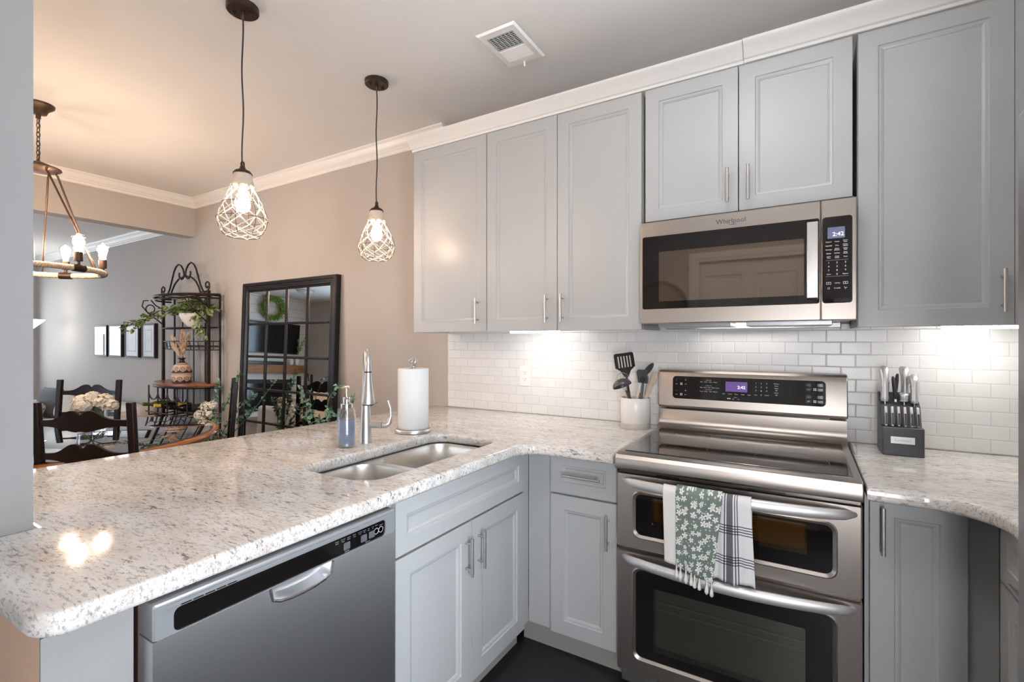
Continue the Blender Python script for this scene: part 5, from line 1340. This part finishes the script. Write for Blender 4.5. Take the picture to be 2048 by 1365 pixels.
# glass vase of white hydrangeas
vx, vy = -2.02, -1.226
t = thing('flower_vase', 'clear glass bowl of white hydrangeas on the dining table', 'vase', (vx, vy, TZ + 0.0005))
mb = MB(); mb.lathe([(0.0, 0.001), (0.072, 0.001), (0.076, 0.006), (0.076, 0.125), (0.073, 0.125), (0.073, 0.012), (0.0, 0.010)], (vx, vy, TZ), 40, 0, None, False); mb.build('bowl', 'clear_glass', t, sharp=40)
mb = MB(); rnd = random.Random(2)
for k in range(7):
    a = k * 0.9; mb.tube([(vx + 0.05 * math.cos(a + 2), vy + 0.05 * math.sin(a + 2), TZ + 0.014), (vx + 0.01 * math.cos(a), vy + 0.01 * math.sin(a), TZ + 0.10), (vx + 0.07 * math.cos(a), vy + 0.07 * math.sin(a), TZ + 0.17)], 0.004, 6)
mb.build('stems', 'stem_green', t)
def petals(mb, c, r, n, size, rnd, flat=1.0):
    for _ in range(n):
        z = rnd.uniform(-0.45, 1); a = rnd.uniform(0, 2 * PI); q = math.sqrt(max(0, 1 - z * z))
        d = Vector((q * math.cos(a), q * math.sin(a), z * flat)); p = Vector(c) + d * r * rnd.uniform(0.85, 1.02)
        d.normalize(); x = d.orthogonal().normalized(); y = d.cross(x); th = rnd.uniform(0, PI)
        x, y = x * math.cos(th) + y * math.sin(th), -x * math.sin(th) + y * math.cos(th)
        s_ = size * rnd.uniform(0.8, 1.2)
        vs = [p, p + x * s_ + d * 0.003, p + (x + y) * s_ * 0.8 + d * 0.004, p + y * s_ + d * 0.003, p + (y - x) * s_ * 0.8 + d * 0.004, p - x * s_ + d * 0.003, p - (x + y) * s_ * 0.8 + d * 0.004, p - y * s_ + d * 0.003, p + (x - y) * s_ * 0.8 + d * 0.004]
        mb.add(vs, [(0, 1, 2), (0, 2, 3), (0, 3, 4), (0, 4, 5), (0, 5, 6), (0, 6, 7), (0, 7, 8), (0, 8, 1)])
for k, (dx, dy, dz, r) in enumerate(((-0.05, -0.04, 0.185, 0.048), (0.05, 0.045, 0.18, 0.055), (-0.005, 0.0, 0.205, 0.046), (-0.085, -0.02, 0.17, 0.04), (0.03, -0.06, 0.165, 0.042), (0.095, 0.06, 0.16, 0.042))):
    mb = MB(); mb.ball((vx + dx, vy + dy, TZ + dz), r * 0.82, 12); petals(mb, (vx + dx, vy + dy, TZ + dz), r, 90, 0.013, rnd); mb.build('hydrangea', 'petal_white', t, sharp=180, fix=False)

# leaning window-pane mirror
LEAN = math.atan(0.065 / 1.845)
t = thing('mirror', 'large black window-pane mirror leaning on the dining room wall', 'mirror', (-1.77, -0.11, 0.0))
MXa, MXb, MH = -2.393, -1.147, 1.846
R_ = Matrix.Rotation(-LEAN, 3, 'X')
def FM(u, w, d):   # d = towards the room from the glass
    p = R_ @ Vector((0, -d, w)); return (u, -0.095 + p.y, p.z)
mb = MB()
STP = [(0.0, -0.030), (0.0, 0.012), (0.006, 0.018), (0.026, 0.018), (0.030, 0.012), (0.044, 0.012), (0.048, 0.016), (0.062, 0.016), (0.066, 0.008), (0.078, 0.004), (0.080, -0.004)]
loops = [(rect(MXa + i, MXb - i, 0.002 + i, MH - i), d) for i, d in STP]
for (pa, da), (pb, db) in zip(loops, loops[1:]): bridge(mb, pa, pb, FM, da, db)
mb.add([FM(u, w, -0.030) for u, w in loops[0][0]], [(0, 1, 2, 3)])
mb.build('frame', 'mirror_frame', t, sharp=20)
gx0, gx1, gz0, gz1 = MXa + 0.080, MXb - 0.080, 0.082, MH - 0.080
mb = MB(); mb.prism(rect(gx0, gx1, gz0, gz1), FM, -0.006, -0.002); mb.build('glass', 'mirror_glass', t, sharp=20)
mb = MB()
for k in range(1, 4):
    u = gx0 + (gx1 - gx0) * k / 4; mb.loft([[FM(u + a, w, d) for a, d in ((-0.011, -0.0018), (0.011, -0.0018), (0.006, 0.009), (-0.006, 0.009))] for w in (gz0, gz1)])
for k in range(1, 6):
    w = gz0 + (gz1 - gz0) * k / 6; mb.loft([[FM(u, w + a, d) for a, d in ((-0.011, -0.0017), (0.011, -0.0017), (0.006, 0.0088), (-0.006, 0.0088))] for u in (gx0, gx1)])
mb.build('glazing_bars', 'mirror_frame', t, sharp=20)

# baker's rack
BX0, BX1, BY = -3.66, -2.80, -0.13
t = thing('bakers_rack', 'black iron half-round rack with a scrolled top and wooden shelf by the dining wall', 'rack', ((BX0 + BX1) / 2, -0.2, 0))
bc = (BX0 + BX1) / 2
def half(z, a, b_, y0=-0.06, n=28): return [(bc - a * math.cos(PI * k / n), y0 - b_ * math.sin(PI * k / n), z) for k in range(n + 1)]
for x in (BX0, BX1):
    mb = MB(); mb.box(x - 0.013, x + 0.013, BY - 0.013, BY + 0.013, 0, 1.805); mb.build('post', 'iron_black', t, bevel=0.003)
for x in (BX0 + 0.04, BX1 + 0.035):
    mb = MB(); mb.box(x - 0.007, x + 0.007, -0.052, -0.038, 0, 1.76); mb.build('rear_post', 'iron_black', t)
mb = MB()
for k in range(1, 4):
    x = BX0 + (BX1 - BX0) * k / 4; mb.tube([(x, -0.05, 0.62), (x, -0.05, 1.755)], 0.0065, 8)
for z in (0.62, 1.462, 1.29): mb.tube([(BX0, -0.05, z), (BX1, -0.05, z)], 0.006, 8)
mb.build('back_grille', 'iron_black', t)
def shelf(name, mat, z, a, b_, th, y0=-0.045):
    mb = MB(); o_ = half(z, a, b_, y0); n = len(o_); up = [(x, y, z - th) for x, y, z in o_]
    mb.add(o_ + up, [tuple(range(n)), tuple(range(n, 2 * n))[::-1]] + [(k, (k + 1) % n, n + (k + 1) % n, n + k) for k in range(n)]); return mb.build(name, mat, t, bevel=0.003)
shelf('wood_shelf', 'shelf_wood', 0.945, 0.475, 0.29, 0.024)
mb = MB(); mb.tube(half(0.912, 0.47, 0.285, -0.045), 0.012, 8); mb.build('shelf_rim', 'iron_black', t)
mb = MB(); mb.tube(half(1.765, 0.47, 0.285, -0.045) , 0.013, 8); mb.tube(half(1.735, 0.46, 0.275, -0.045), 0.008, 8)
for k in range(1, 8): x = bc - 0.47 * math.cos(PI * k / 8); mb.tube([(x, -0.045, 1.757), (x, -0.045 - 0.285 * math.sin(PI * k / 8), 1.757)], 0.003, 6)
mb.build('top_shelf', 'iron_black', t)
mb = MB(); mb.tube(half(1.462, 0.43, 0.20, -0.05), 0.006, 8)
for k in range(1, 10): x = bc - 0.43 * math.cos(PI * k / 10); mb.tube([(x, -0.05, 1.462), (x, -0.05 - 0.20 * math.sin(PI * k / 10), 1.462)], 0.003, 6)
mb.build('wire_shelf', 'iron_black', t)
mb = MB()
for z in (1.335, 1.285, 1.255): mb.tube(half(z, 0.455, 0.15 if z < 1.3 else 0.17, -0.05), 0.0045, 6)
for k in range(1, 12):
    a = PI * k / 12; mb.tube([(bc - 0.455 * math.cos(a), -0.05 - 0.17 * math.sin(a), 1.335), (bc - 0.455 * math.cos(a), -0.05 - 0.15 * math.sin(a), 1.255)], 0.0035, 6)
mb.build('wire_basket', 'iron_black', t)
# scrolled crest
def spiral(cx, cz, r0, r1, a0, turns, n=26): return [(cx + (r0 + (r1 - r0) * k / n) * math.cos(a0 + 2 * PI * turns * k / n), BY, cz + (r0 + (r1 - r0) * k / n) * math.sin(a0 + 2 * PI * turns * k / n)) for k in range(n + 1)]
mb = MB(); hw = (BX1 - BX0) / 2
for s_ in (-1, 1):
    base = [(0.405, 1.80), (0.36, 1.79), (0.33, 1.81), (0.29, 1.86), (0.25, 1.94), (0.21, 2.02), (0.17, 2.065), (0.12, 2.085), (0.07, 2.07), (0.03, 2.03), (0.012, 1.985)]
    mb.tube([(bc + s_ * x * hw / 0.43, BY, z) for x, z in base] + [(bc + s_ * (0.060 - 0.048 * math.cos(a)) * hw / 0.43, BY, 1.985 - 0.048 * math.sin(a)) for a in [0.4 + 0.35 * k for k in range(10)]], 0.008, 8)
    mb.tube([(bc + s_ * x * hw / 0.43, BY - 0.004, z) for x, z in [(0.43, 1.80), (0.455, 1.83), (0.45, 1.87), (0.42, 1.885), (0.39, 1.87), (0.39, 1.84), (0.41, 1.825), (0.43, 1.84)]], 0.007, 8)
    mb.tube([(bc + s_ * x * hw / 0.43, BY + 0.004, z) for x, z in [(0.28, 1.795), (0.255, 1.84), (0.20, 1.90), (0.12, 1.945), (0.0, 1.965)]], 0.008, 8)
    mb.tube([(bc + s_ * 0.28 * hw / 0.43, BY + 0.004, 1.796), (bc + s_ * 0.43 * hw / 0.43, BY + 0.004, 1.796)], 0.006, 8)
mb.build('crest', 'iron_black', t, sharp=60)
# side scroll brackets under the top shelf
for x, y, d in ((BX0, BY, Vector((-0.25, -0.9, 0)).normalized()), (BX1, BY, Vector((-0.05, -1.0, 0)).normalized())):
    mb = MB(); P = lambda a, z: Vector((x, y, z)) + d * a
    mb.tube([P(0.0, 1.50), P(0.05, 1.55), P(0.12, 1.61), P(0.17, 1.68), P(0.16, 1.735), P(0.12, 1.74)], 0.006, 8)
    mb.tube([P(0.0, 1.66), P(0.06, 1.69), P(0.10, 1.745)], 0.006, 8)
    mb.tube([P(0.105 + 0.035 * math.cos(a), 1.655 + 0.042 * math.sin(a)) for a in [2 * PI * k / 18 for k in range(18)]], 0.0055, 8, 0, True)
    mb.build('scroll_bracket', 'iron_black', t, sharp=60)
# wine cradle arches under the shelf
mb = MB()
for k in range(5):
    x = BX0 + 0.06 + (BX1 - BX0 - 0.12) * k / 4
    mb.tube([(x, -0.28, 0.62), (x, -0.28, 0.91)], 0.007, 8)
    if k < 4:
        w = (BX1 - BX0 - 0.12) / 4; mb.tube([(x + w / 2 - w / 2 * math.cos(a), -0.28, 0.865 - 0.09 * math.sin(a) ** 0.8 if a not in (0,) else 0.865) for a in [max(1e-6, PI * q / 14 - 1e-6) for q in range(15)]], 0.006, 8)
for y in (-0.28, -0.08): mb.tube([(BX0, y, 0.65), (BX1, y, 0.65)], 0.007, 8)
for k in range(5): x = BX0 + 0.06 + (BX1 - BX0 - 0.12) * k / 4; mb.tube([(x, -0.28, 0.62), (x, -0.05, 0.62)], 0.006, 8)
mb.build('bottle_cradle', 'iron_black', t)
shelf('lower_shelf', 'shelf_wood', 0.45, 0.475, 0.29, 0.022)
# wine bottles lying with necks outwards
for k, (x, mat, lab) in enumerate(((-3.50, 'bottle_green', 'green glass wine bottle lying leftmost in the rack'), (-3.27, 'bottle_black', 'black wine bottle with yellow label lying in the middle of the rack'), (-2.99, 'bottle_black', 'black wine bottle lying rightmost in the rack'))):
    o = thing('wine_bottle', lab, 'bottle', (x, -0.2, 0.69), 'wine bottles lying in the rack')
    Mb = Matrix.Translation((x, -0.06, 0.700)) @ Matrix.Rotation(-0.12, 4, 'X') @ Matrix.Rotation(PI / 2, 4, 'X')
    mb = MB(); mb.lathe([(0.0, 0.0), (0.034, 0.0), (0.037, 0.006), (0.037, 0.19), (0.030, 0.215), (0.016, 0.24), (0.0145, 0.30), (0.016, 0.302), (0.016, 0.312), (0.0, 0.312)], (0, 0, 0), 20); mb.xf(Mb); mb.build('glass', mat, o, sharp=50)
    mb = MB(); mb.lathe([(0.0375, 0.05), (0.0378, 0.05), (0.0378, 0.14), (0.0375, 0.14)], (0, 0, 0), 20, 0, None, False); mb.xf(Mb); mb.build('bottle_label', 'wine_label' if k == 1 else 'print_dark', o)
    mb = MB(); mb.lathe([(0.0165, 0.262), (0.0168, 0.312), (0.0, 0.3135)], (0, 0, 0), 16, 0, None, False); mb.xf(Mb); mb.build('foil', 'wine_label' if k == 1 else mat, o)

# leaves helper
def leaf(mb, p, d, up, ln, w, m=0, fold=0.25):
    d = d.normalized(); sdv = d.cross(up)
    sdv = sdv.normalized() if sdv.length > 1e-6 else d.orthogonal().normalized()
    nv = sdv.cross(d)
    a = p + d * ln * 0.35; b_ = p + d * ln * 0.75
    vs = [p, a + sdv * w * 0.5 + nv * w * fold, b_ + sdv * w * 0.35 + nv * w * fold * 0.6, p + d * ln, b_ - sdv * w * 0.35 + nv * w * fold * 0.6, a - sdv * w * 0.5 + nv * w * fold, a, b_]
    mb.add(vs, [(0, 6, 1), (6, 7, 2, 1), (7, 3, 2), (0, 5, 6), (5, 4, 7, 6), (4, 3, 7)], m)
def rv(rnd): return Vector((rnd.uniform(-1, 1), rnd.uniform(-1, 1), rnd.uniform(-1, 1))).normalized()

# potted vine on the rack
px, py, pz = -3.00, -0.155, 1.4685
t = thing('potted_vine', 'trailing variegated plant in a white bowl on the iron rack', 'plant', (px, py, pz))
mb = MB(); mb.lathe([(0.0, 0.0), (0.05, 0.0), (0.055, 0.006), (0.095, 0.05), (0.118, 0.105), (0.120, 0.125), (0.113, 0.125), (0.085, 0.055), (0.0, 0.04)], (px, py, pz), 30); mb.build('bowl', 'ceramic_white', t, sharp=40)
rnd = random.Random(21); mb = MB()
for _ in range(250):
    a = rnd.uniform(0, 2 * PI); r = rnd.uniform(0.0, 0.27); z = 0.155 + rnd.uniform(0, 0.12) * (1 - r / 0.34) - 0.02 * (r / 0.27)
    p = Vector((px + r * 1.15 * math.cos(a), min(-0.10, py + 0.45 * r * math.sin(a)), pz + z)); leaf(mb, p, Vector((math.cos(a), math.sin(a), rnd.uniform(-0.7, 0.5))) + rv(rnd) * 0.5, rv(rnd) + Vector((0, 0, 1.5)), rnd.uniform(0.05, 0.085), rnd.uniform(0.03, 0.05))
for k in range(90):                                                  # trailing to the left
    s_ = k / 90; p = Vector((px - 0.1 - 0.62 * s_, py - 0.10 - 0.16 * s_, pz + 0.18 - 0.20 * s_ ** 1.4)) + rv(rnd) * 0.035
    leaf(mb, p, Vector((-1, -0.3, rnd.uniform(-1, 0.3))) + rv(rnd) * 0.6, Vector((0, 0, 1)) + rv(rnd) * 0.5, rnd.uniform(0.045, 0.075), rnd.uniform(0.028, 0.045))
for k in range(34):                                                  # hanging at the right
    s_ = k / 34; p = Vector((px + 0.15 + 0.10 * s_, py - 0.05, pz + 0.14 - 0.22 * s_)) + rv(rnd) * 0.035
    leaf(mb, p, Vector((0.4, -0.3, -1)) + rv(rnd) * 0.6, Vector((0, -1, 0.5)) + rv(rnd) * 0.5, rnd.uniform(0.045, 0.075), rnd.uniform(0.03, 0.045))
mb.build('foliage', 'leaf_variegated', t, sharp=180, fix=False)

# scroll-patterned vase with pampas grass
qx, qy, qz = -3.13, -0.20, 0.9455
t = thing('vase', 'round cream vase with brown scroll bands holding pampas grass, on the rack shelf', 'vase', (qx, qy, qz))
mb = MB(); mb.lathe([(0.0, 0.0), (0.088, 0.0), (0.095, 0.004), (0.099, 0.05), (0.103, 0.10), (0.098, 0.155), (0.080, 0.20), (0.05, 0.232), (0.028, 0.248), (0.023, 0.265), (0.027, 0.278), (0.043, 0.288), (0.041, 0.292), (0.022, 0.278), (0.017, 0.262), (0.0, 0.255)], (qx, qy, qz), 44); mb.build('body', 'scroll_pottery', t, sharp=50)
rnd = random.Random(5)
for k, (dx, dy, hh, mat) in enumerate(((-0.26, 0.01, 0.56, 'pampas'), (0.02, -0.02, 0.53, 'pampas_pink'), (0.10, -0.04, 0.62, 'pampas'), (-0.12, -0.04, 0.45, 'pampas'), (-0.02, 0.03, 0.44, 'pampas'), (0.16, 0.0, 0.58, 'pampas'))):
    b0 = Vector((qx, qy, qz + 0.270)); e = Vector((qx + dx, qy + dy, qz + hh)); mb = MB()
    mb.tube([b0, b0.lerp(e, 0.5), e], 0.003, 6)
    for _ in range(260):
        s_ = rnd.uniform(0.22, 1.0); p = b0.lerp(e, s_); w = 0.042 * math.sin(PI * min(1, (s_ - 0.15) / 0.85)) ** 0.6 + 0.003
        leaf(mb, p, (e - b0).normalized() * 1.6 + rv(rnd) * 0.7, rv(rnd), w * 1.5, 0.011, 0, 0.1)
    mb.build('pampas_plume', mat, t, sharp=180, fix=False)
t.scale = (0.82, 0.82, 0.80)

# eucalyptus and white flowers in tall pots by the mirror
def potted(name, label, c, stems, mat, seed, flowers=False, ph=0.45, pr=0.11):
    t = thing(name, label, 'plant', c); rnd = random.Random(seed); x, y, z = c
    mb = MB(); mb.lathe([(0.0, 0.0), (pr * 0.7, 0.0), (pr, ph), (pr * 0.9, ph), (pr * 0.85, ph - 0.04), (0.0, ph - 0.04)], (x, y, z), 28); mb.build('pot', 'pot_grey', t, sharp=40)
    ms = MB(); ml = MB(); mf = MB()
    for pts, dens, ll in stems:
        pts = [Vector((x, y, ph - 0.03))] + [Vector(p) for p in pts]
        path = []
        for i in range(len(pts) - 1):
            for q in range(8): path.append(pts[i].lerp(pts[i + 1], q / 8))
        path.append(pts[-1])
        for _ in range(2): path = [path[0]] + [(path[i - 1] + path[i] * 2 + path[i + 1]) / 4 for i in range(1, len(path) - 1)] + [path[-1]]
        ms.tube(path, [0.004 - 0.0025 * i / len(path) for i in range(len(path))], 6)
        for k in range(dens):
            s_ = rnd.uniform(0.25, 1); i = min(int(s_ * (len(path) - 1)), len(path) - 2); p = path[i] + rv(rnd) * 0.012; d = (path[i + 1] - path[i]).normalized()
            leaf(ml, p, d * 0.5 + rv(rnd), Vector((0.4, -0.6, 1)) + rv(rnd) * 0.6, ll * rnd.uniform(0.5, 0.85), ll * rnd.uniform(0.34, 0.5))
    if flowers:
        for (fx, fy, fz, r) in flowers:
            petals(mf, (fx, fy, fz), r, 55, 0.010, rnd)
        mf.build('blossoms', 'petal_white', t, sharp=180, fix=False)
    ms.build('stems', 'stem_green', t); ml.build('foliage', mat, t, sharp=180, fix=False)
    return t
potted('flowering_plant', 'leafy eucalyptus plant with white blossoms at the left foot of the mirror', (-2.25, -0.36, 0),
    [([(-2.2, -0.34, 0.75), (-2.05, -0.30, 0.95), (-1.98, -0.30, 1.10)], 50, 0.05), ([(-2.3, -0.36, 0.70), (-2.42, -0.38, 0.82)], 60, 0.055), ([(-2.2, -0.40, 0.68), (-2.18, -0.40, 0.86), (-2.14, -0.38, 1.02)], 60, 0.05),
     ([(-2.05, -0.38, 0.66), (-1.9, -0.36, 0.82), (-1.75, -0.3, 0.92)], 60, 0.05), ([(-2.1, -0.45, 0.6), (-1.95, -0.5, 0.72)], 60, 0.055), ([(-2.35, -0.45, 0.62), (-2.45, -0.5, 0.70)], 50, 0.055), ([(-2.0, -0.33, 0.70), (-1.85, -0.25, 0.80)], 40, 0.05),
     ([(-1.75, -0.33, 0.80), (-1.58, -0.27, 1.02), (-1.52, -0.27, 1.06)], 14, 0.04)],
    'leaf_eucalyptus', 31, [(-2.30, -0.40, 0.80, 0.04), (-2.22, -0.42, 0.74, 0.045), (-2.36, -0.42, 0.73, 0.04), (-2.16, -0.42, 0.82, 0.035), (-2.28, -0.44, 0.68, 0.04)])
potted('eucalyptus_plant', 'silvery eucalyptus sprays rising in front of the mirror\'s right foot, behind the worktop', (-0.80, -0.42, 0),
    [([(-0.82, -0.42, 0.75), (-0.92, -0.45, 0.90), (-0.98, -0.47, 1.04)], 26, 0.055), ([(-0.80, -0.40, 0.75), (-0.84, -0.36, 0.95), (-0.80, -0.30, 1.05)], 26, 0.055), ([(-0.78, -0.44, 0.70), (-0.72, -0.42, 0.92)], 34, 0.055), ([(-0.85, -0.45, 0.70), (-0.90, -0.50, 0.88)], 34, 0.055),
     ([(-0.74, -0.40, 0.75), (-0.62, -0.36, 0.94), (-0.60, -0.34, 1.00)], 20, 0.05), ([(-0.7, -0.42, 0.75), (-0.52, -0.50, 0.95), (-0.46, -0.52, 1.06)], 9, 0.035), ([(-0.6, -0.40, 0.70), (-0.40, -0.42, 0.93), (-0.31, -0.42, 0.97)], 8, 0.03), ([(-0.8, -0.42, 0.7), (-0.86, -0.42, 0.85)], 40, 0.055)],
    'leaf_eucalyptus', 43)

# ================================================================== LIVING ROOM
for k, (u0, u1, mat) in enumerate(((-5.665, -5.30, 'picture_glass'), (-5.235, -4.895, 'picture_glass'), (-4.80, -4.46, 'canvas_art'), (-4.375, -4.08, 'canvas_art'))):
    t = thing('picture_frame', ('black-edged glass wall panel, leftmost of the row of four', 'black-edged glass wall panel, second from left, mirroring a window', 'black-edged pale grey wall panel, third from left', 'black-edged pale grey wall panel, rightmost of the row beside the iron rack')[k], 'picture', ((u0 + u1) / 2, 0, 1.15), 'row of four wall panels')
    fn = FY(0.019); mb = MB()
    o_ = rect(u0, u1, 1.152, 1.528); i_ = rect(u0 + 0.018, u1 - 0.018, 1.17, 1.51)
    bridge(mb, o_, o_, fn, 0.020, 0.055); bridge(mb, o_, i_, fn, 0.055, 0.055); bridge(mb, i_, i_, fn, 0.055, 0.048); mb.add([fn(u, w, 0.020) for u, w in o_], [(0, 1, 2, 3)]); mb.build('frame', 'iron_black', t)
    mb = MB(); mb.prism(i_, fn, 0.044, 0.0535 if mat == 'picture_glass' else 0.050); a = mb.build('glass' if mat == 'picture_glass' else 'art', mat, t)
    if mat == 'canvas_art':
        mb = MB(); i2 = rect(u0 + 0.07, u1 - 0.07, 1.22, 1.46); i3 = rect(u0 + 0.078, u1 - 0.078, 1.228, 1.452); bridge(mb, i2, i3, fn, 0.0505, 0.0505)
        mb.build('mat_line', 'print_grey', a)
# torchiere
lx, ly = -6.6, -0.45
t = thing('floor_lamp', 'lit white cone torchiere floor lamp by the left wall edge', 'floor lamp', (lx, ly, 0))
mb = MB(); mb.lathe([(0.0, 0.0), (0.14, 0.0), (0.14, 0.02), (0.03, 0.035), (0.0, 0.035)], (lx, ly, 0), 28); mb.build('base', 'brass_worn', t)
mb = MB(); mb.cyl((lx, ly, 0.03), (lx, ly, 1.46), 0.012); mb.build('pole', 'brass_worn', t)
mb = MB(); mb.lathe([(0.045, 1.44), (0.06, 1.46), (0.21, 1.61), (0.205, 1.612), (0.055, 1.47), (0.0, 1.46)], (lx, ly, 0), 32); mb.build('lamp_shade', 'torchiere_glow', t, sharp=50)
# sofa along the wall
t = thing('sofa', 'low cream sofa under the wall panels in the living room', 'sofa', (-5.1, -0.5, 0))
mb = MB(); mb.box(-6.2, -3.95, -0.95, -0.08, 0.06, 0.26); mb.build('base', 'sofa_cloth', t, bevel=0.02)
mb = MB(); mb.box(-6.2, -3.95, -0.26, -0.06, 0.26, 0.66); mb.build('backrest', 'sofa_cloth', t, bevel=0.06, seg=4)
for x0, x1 in ((-6.2, -6.02), (-4.13, -3.95)):
    mb = MB(); mb.box(x0, x1, -0.97, -0.10, 0.06, 0.62); mb.build('armrest', 'sofa_cloth', t, bevel=0.06, seg=4)
for k in range(2):
    x = -6.01 + 0.94 * k; mb = MB(); mb.box(x, x + 0.93, -0.96, -0.27, 0.262, 0.44); mb.build('seat_cushion', 'sofa_cloth', t, bevel=0.05, seg=4)
def pillow(name, label, c, w, h, d, rz, mat, tilt=0.25):
    mb = MB(); n = 12; M = Matrix.Translation(c) @ Matrix.Rotation(rz, 4, 'Z') @ Matrix.Rotation(-tilt, 4, 'X')
    for s_ in (-1, 1):
        g = [[M @ Vector((w / 2 * (2 * i / n - 1), s_ * d / 2 * max(0, (1 - (2 * i / n - 1) ** 4) * (1 - (2 * j / n - 1) ** 4)) ** 0.6, h * j / n)) for i in range(n + 1)] for j in range(n + 1)]
        mb.add([p for r in g for p in r], [(j * (n + 1) + i, j * (n + 1) + i + 1, (j + 1) * (n + 1) + i + 1, (j + 1) * (n + 1) + i) for j in range(n) for i in range(n)])
    return props(mb.build(name, mat, None, sharp=60), label, 'cushion', 'cushions on the cream sofa')
pillow('cushion', 'dark grey cushion at the left end of the cream sofa', (-5.78, -0.46, 0.447), 0.46, 0.34, 0.14, 0.1, 'grey_cloth')
pillow('cushion', 'patterned cushion lying below the dark grey cushion', (-5.60, -0.66, 0.447), 0.44, 0.22, 0.14, -0.1, 'cushion_print', 0.5)
pillow('cushion', 'cream cushion beside the dark grey cushion on the sofa', (-5.25, -0.46, 0.447), 0.48, 0.30, 0.16, -0.15, 'linen')
# armchair seen in the mirror
t = thing('armchair', 'beige armchair seen in the mirror', 'armchair', (-4.15, -2.05, 0))
mb = MB(); mb.box(-4.55, -3.75, -2.45, -1.65, 0.08, 0.40); mb.build('seat', 'linen', t, bevel=0.06, seg=4)
mb = MB(); mb.box(-3.93, -3.72, -2.45, -1.65, 0.2, 0.80); mb.build('backrest', 'linen', t, bevel=0.08, seg=4)
for y in (-2.55, -1.65):
    mb = MB(); mb.box(-4.55, -3.75, y, y + 0.12, 0.08, 0.56); mb.build('armrest', 'linen', t, bevel=0.05, seg=4)
# fireplace wall, seen in the mirror
FP = FXp(-7.8995)
t = thing('fireplace', 'black firebox in the white shiplap wall, seen in the mirror', 'fireplace', (-7.9, -3.6, 0))
mb = MB(); mb.prism(rect(-4.32, -2.9, 0.12, 0.78), FP, 0.0, 0.03); mb.build('surround', 'firebox_black', t)
mb = MB(); mb.prism(rect(-4.22, -3.0, 0.18, 0.70), FP, 0.0305, 0.034); mb.build('glass', 'screen_black', t)
mb = MB(); mb.prism(rect(-4.50, -2.72, 0.93, 1.10), FP, 0.0, 0.20); props(mb.build('mantel', 'mantel_wood', None, bevel=0.006), 'thick brown wooden mantel beam above the firebox, seen in the mirror', 'mantel')
t = thing('television', 'large black flat television above the mantel, seen in the mirror', 'television', (-7.85, -3.75, 1.35))
mb = MB(); mb.prism(rect(-4.42, -3.08, 1.34, 2.00, 0.01, 3), FP, 0.03, 0.065); mb.prism(rect(-3.95, -3.55, 1.5, 1.85), FP, 0.0, 0.03); mb.build('body', 'black_plastic', t)
mb = MB(); mb.prism(rect(-4.405, -3.095, 1.357, 1.985), FP, 0.0655, 0.067); mb.build('screen', 'screen_black', t)
t = thing('soundbar', 'slim black soundbar on the mantel, seen in the mirror', 'speaker', (-7.8, -3.6, 1.101))
mb = MB(); mb.prism(rect(-4.05, -3.15, 1.1015, 1.17, 0.01, 3), FP, 0.06, 0.15); mb.build('body', 'black_rubber', t)
mb = MB(); mb.prism(rect(-4.04, -3.16, 1.108, 1.163), FP, 0.1505, 0.153); mb.build('grille', 'black_plastic', t)
for (y, r, h, lab, sprig) in ((-4.36, 0.055, 0.20, 'white vase with a green sprig on the mantel, seen in the mirror', True), (-4.22, 0.05, 0.15, 'small round white vase on the mantel, seen in the mirror', False)):
    t = thing('mantel_vase', lab, 'vase', (-7.78, y, 1.1005), 'white vases on the mantel')
    mb = MB(); mb.lathe([(0.0, 0.001), (r * 0.6, 0.001), (r, h * 0.4), (r * 0.8, h * 0.75), (r * 0.35, h * 0.92), (r * 0.4, h), (0.0, h)], (-7.78, y, 1.1), 20); mb.build('body', 'ceramic_white', t)
    if sprig:
        mb = MB(); rnd = random.Random(9)
        for k in range(4):
            e = Vector((-7.78 + rnd.uniform(-0.05, 0.08), y + rnd.uniform(-0.12, 0.12), 1.1 + h + 0.25 + 0.06 * k)); b0 = Vector((-7.78, y, 1.1 + h * 0.98)); mb.tube([b0, e], 0.003, 5)
            for q in range(16): leaf(mb, b0.lerp(e, rnd.uniform(0.3, 1)), rv(rnd) + Vector((0, 0, 0.8)), rv(rnd), 0.05, 0.02)
        mb.build('sprig', 'leaf_wreath', t, sharp=180, fix=False)
t = thing('wreath', 'green leaf wreath hung on the shiplap above the television, seen in the mirror', 'wreath', (-7.85, -3.73, 2.0))
rnd = random.Random(14); mb = MB(); wc = Vector((-7.825, -3.73, 2.30))
for _ in range(700):
    a = rnd.uniform(0, 2 * PI); r = 0.205 + rnd.gauss(0, 0.03); p = wc + Vector((rnd.uniform(-0.03, 0.05), r * math.cos(a), r * math.sin(a)))
    leaf(mb, p, Vector((rnd.uniform(0, 0.6), -math.sin(a) + 0.5 * math.cos(a), math.cos(a) + 0.5 * math.sin(a))) + rv(rnd) * 0.6, Vector((1, 0, 0)) + rv(rnd) * 0.4, rnd.uniform(0.05, 0.09), 0.02)
mb.build('leaves', 'leaf_wreath', t, sharp=180, fix=False)
mb = MB(); mb.tube([wc + Vector((-0.03, 0.20 * math.cos(a), 0.20 * math.sin(a))) for a in [2 * PI * k / 30 for k in range(30)]], 0.02, 8, 0, True); mb.build('hoop', 'cork', t)
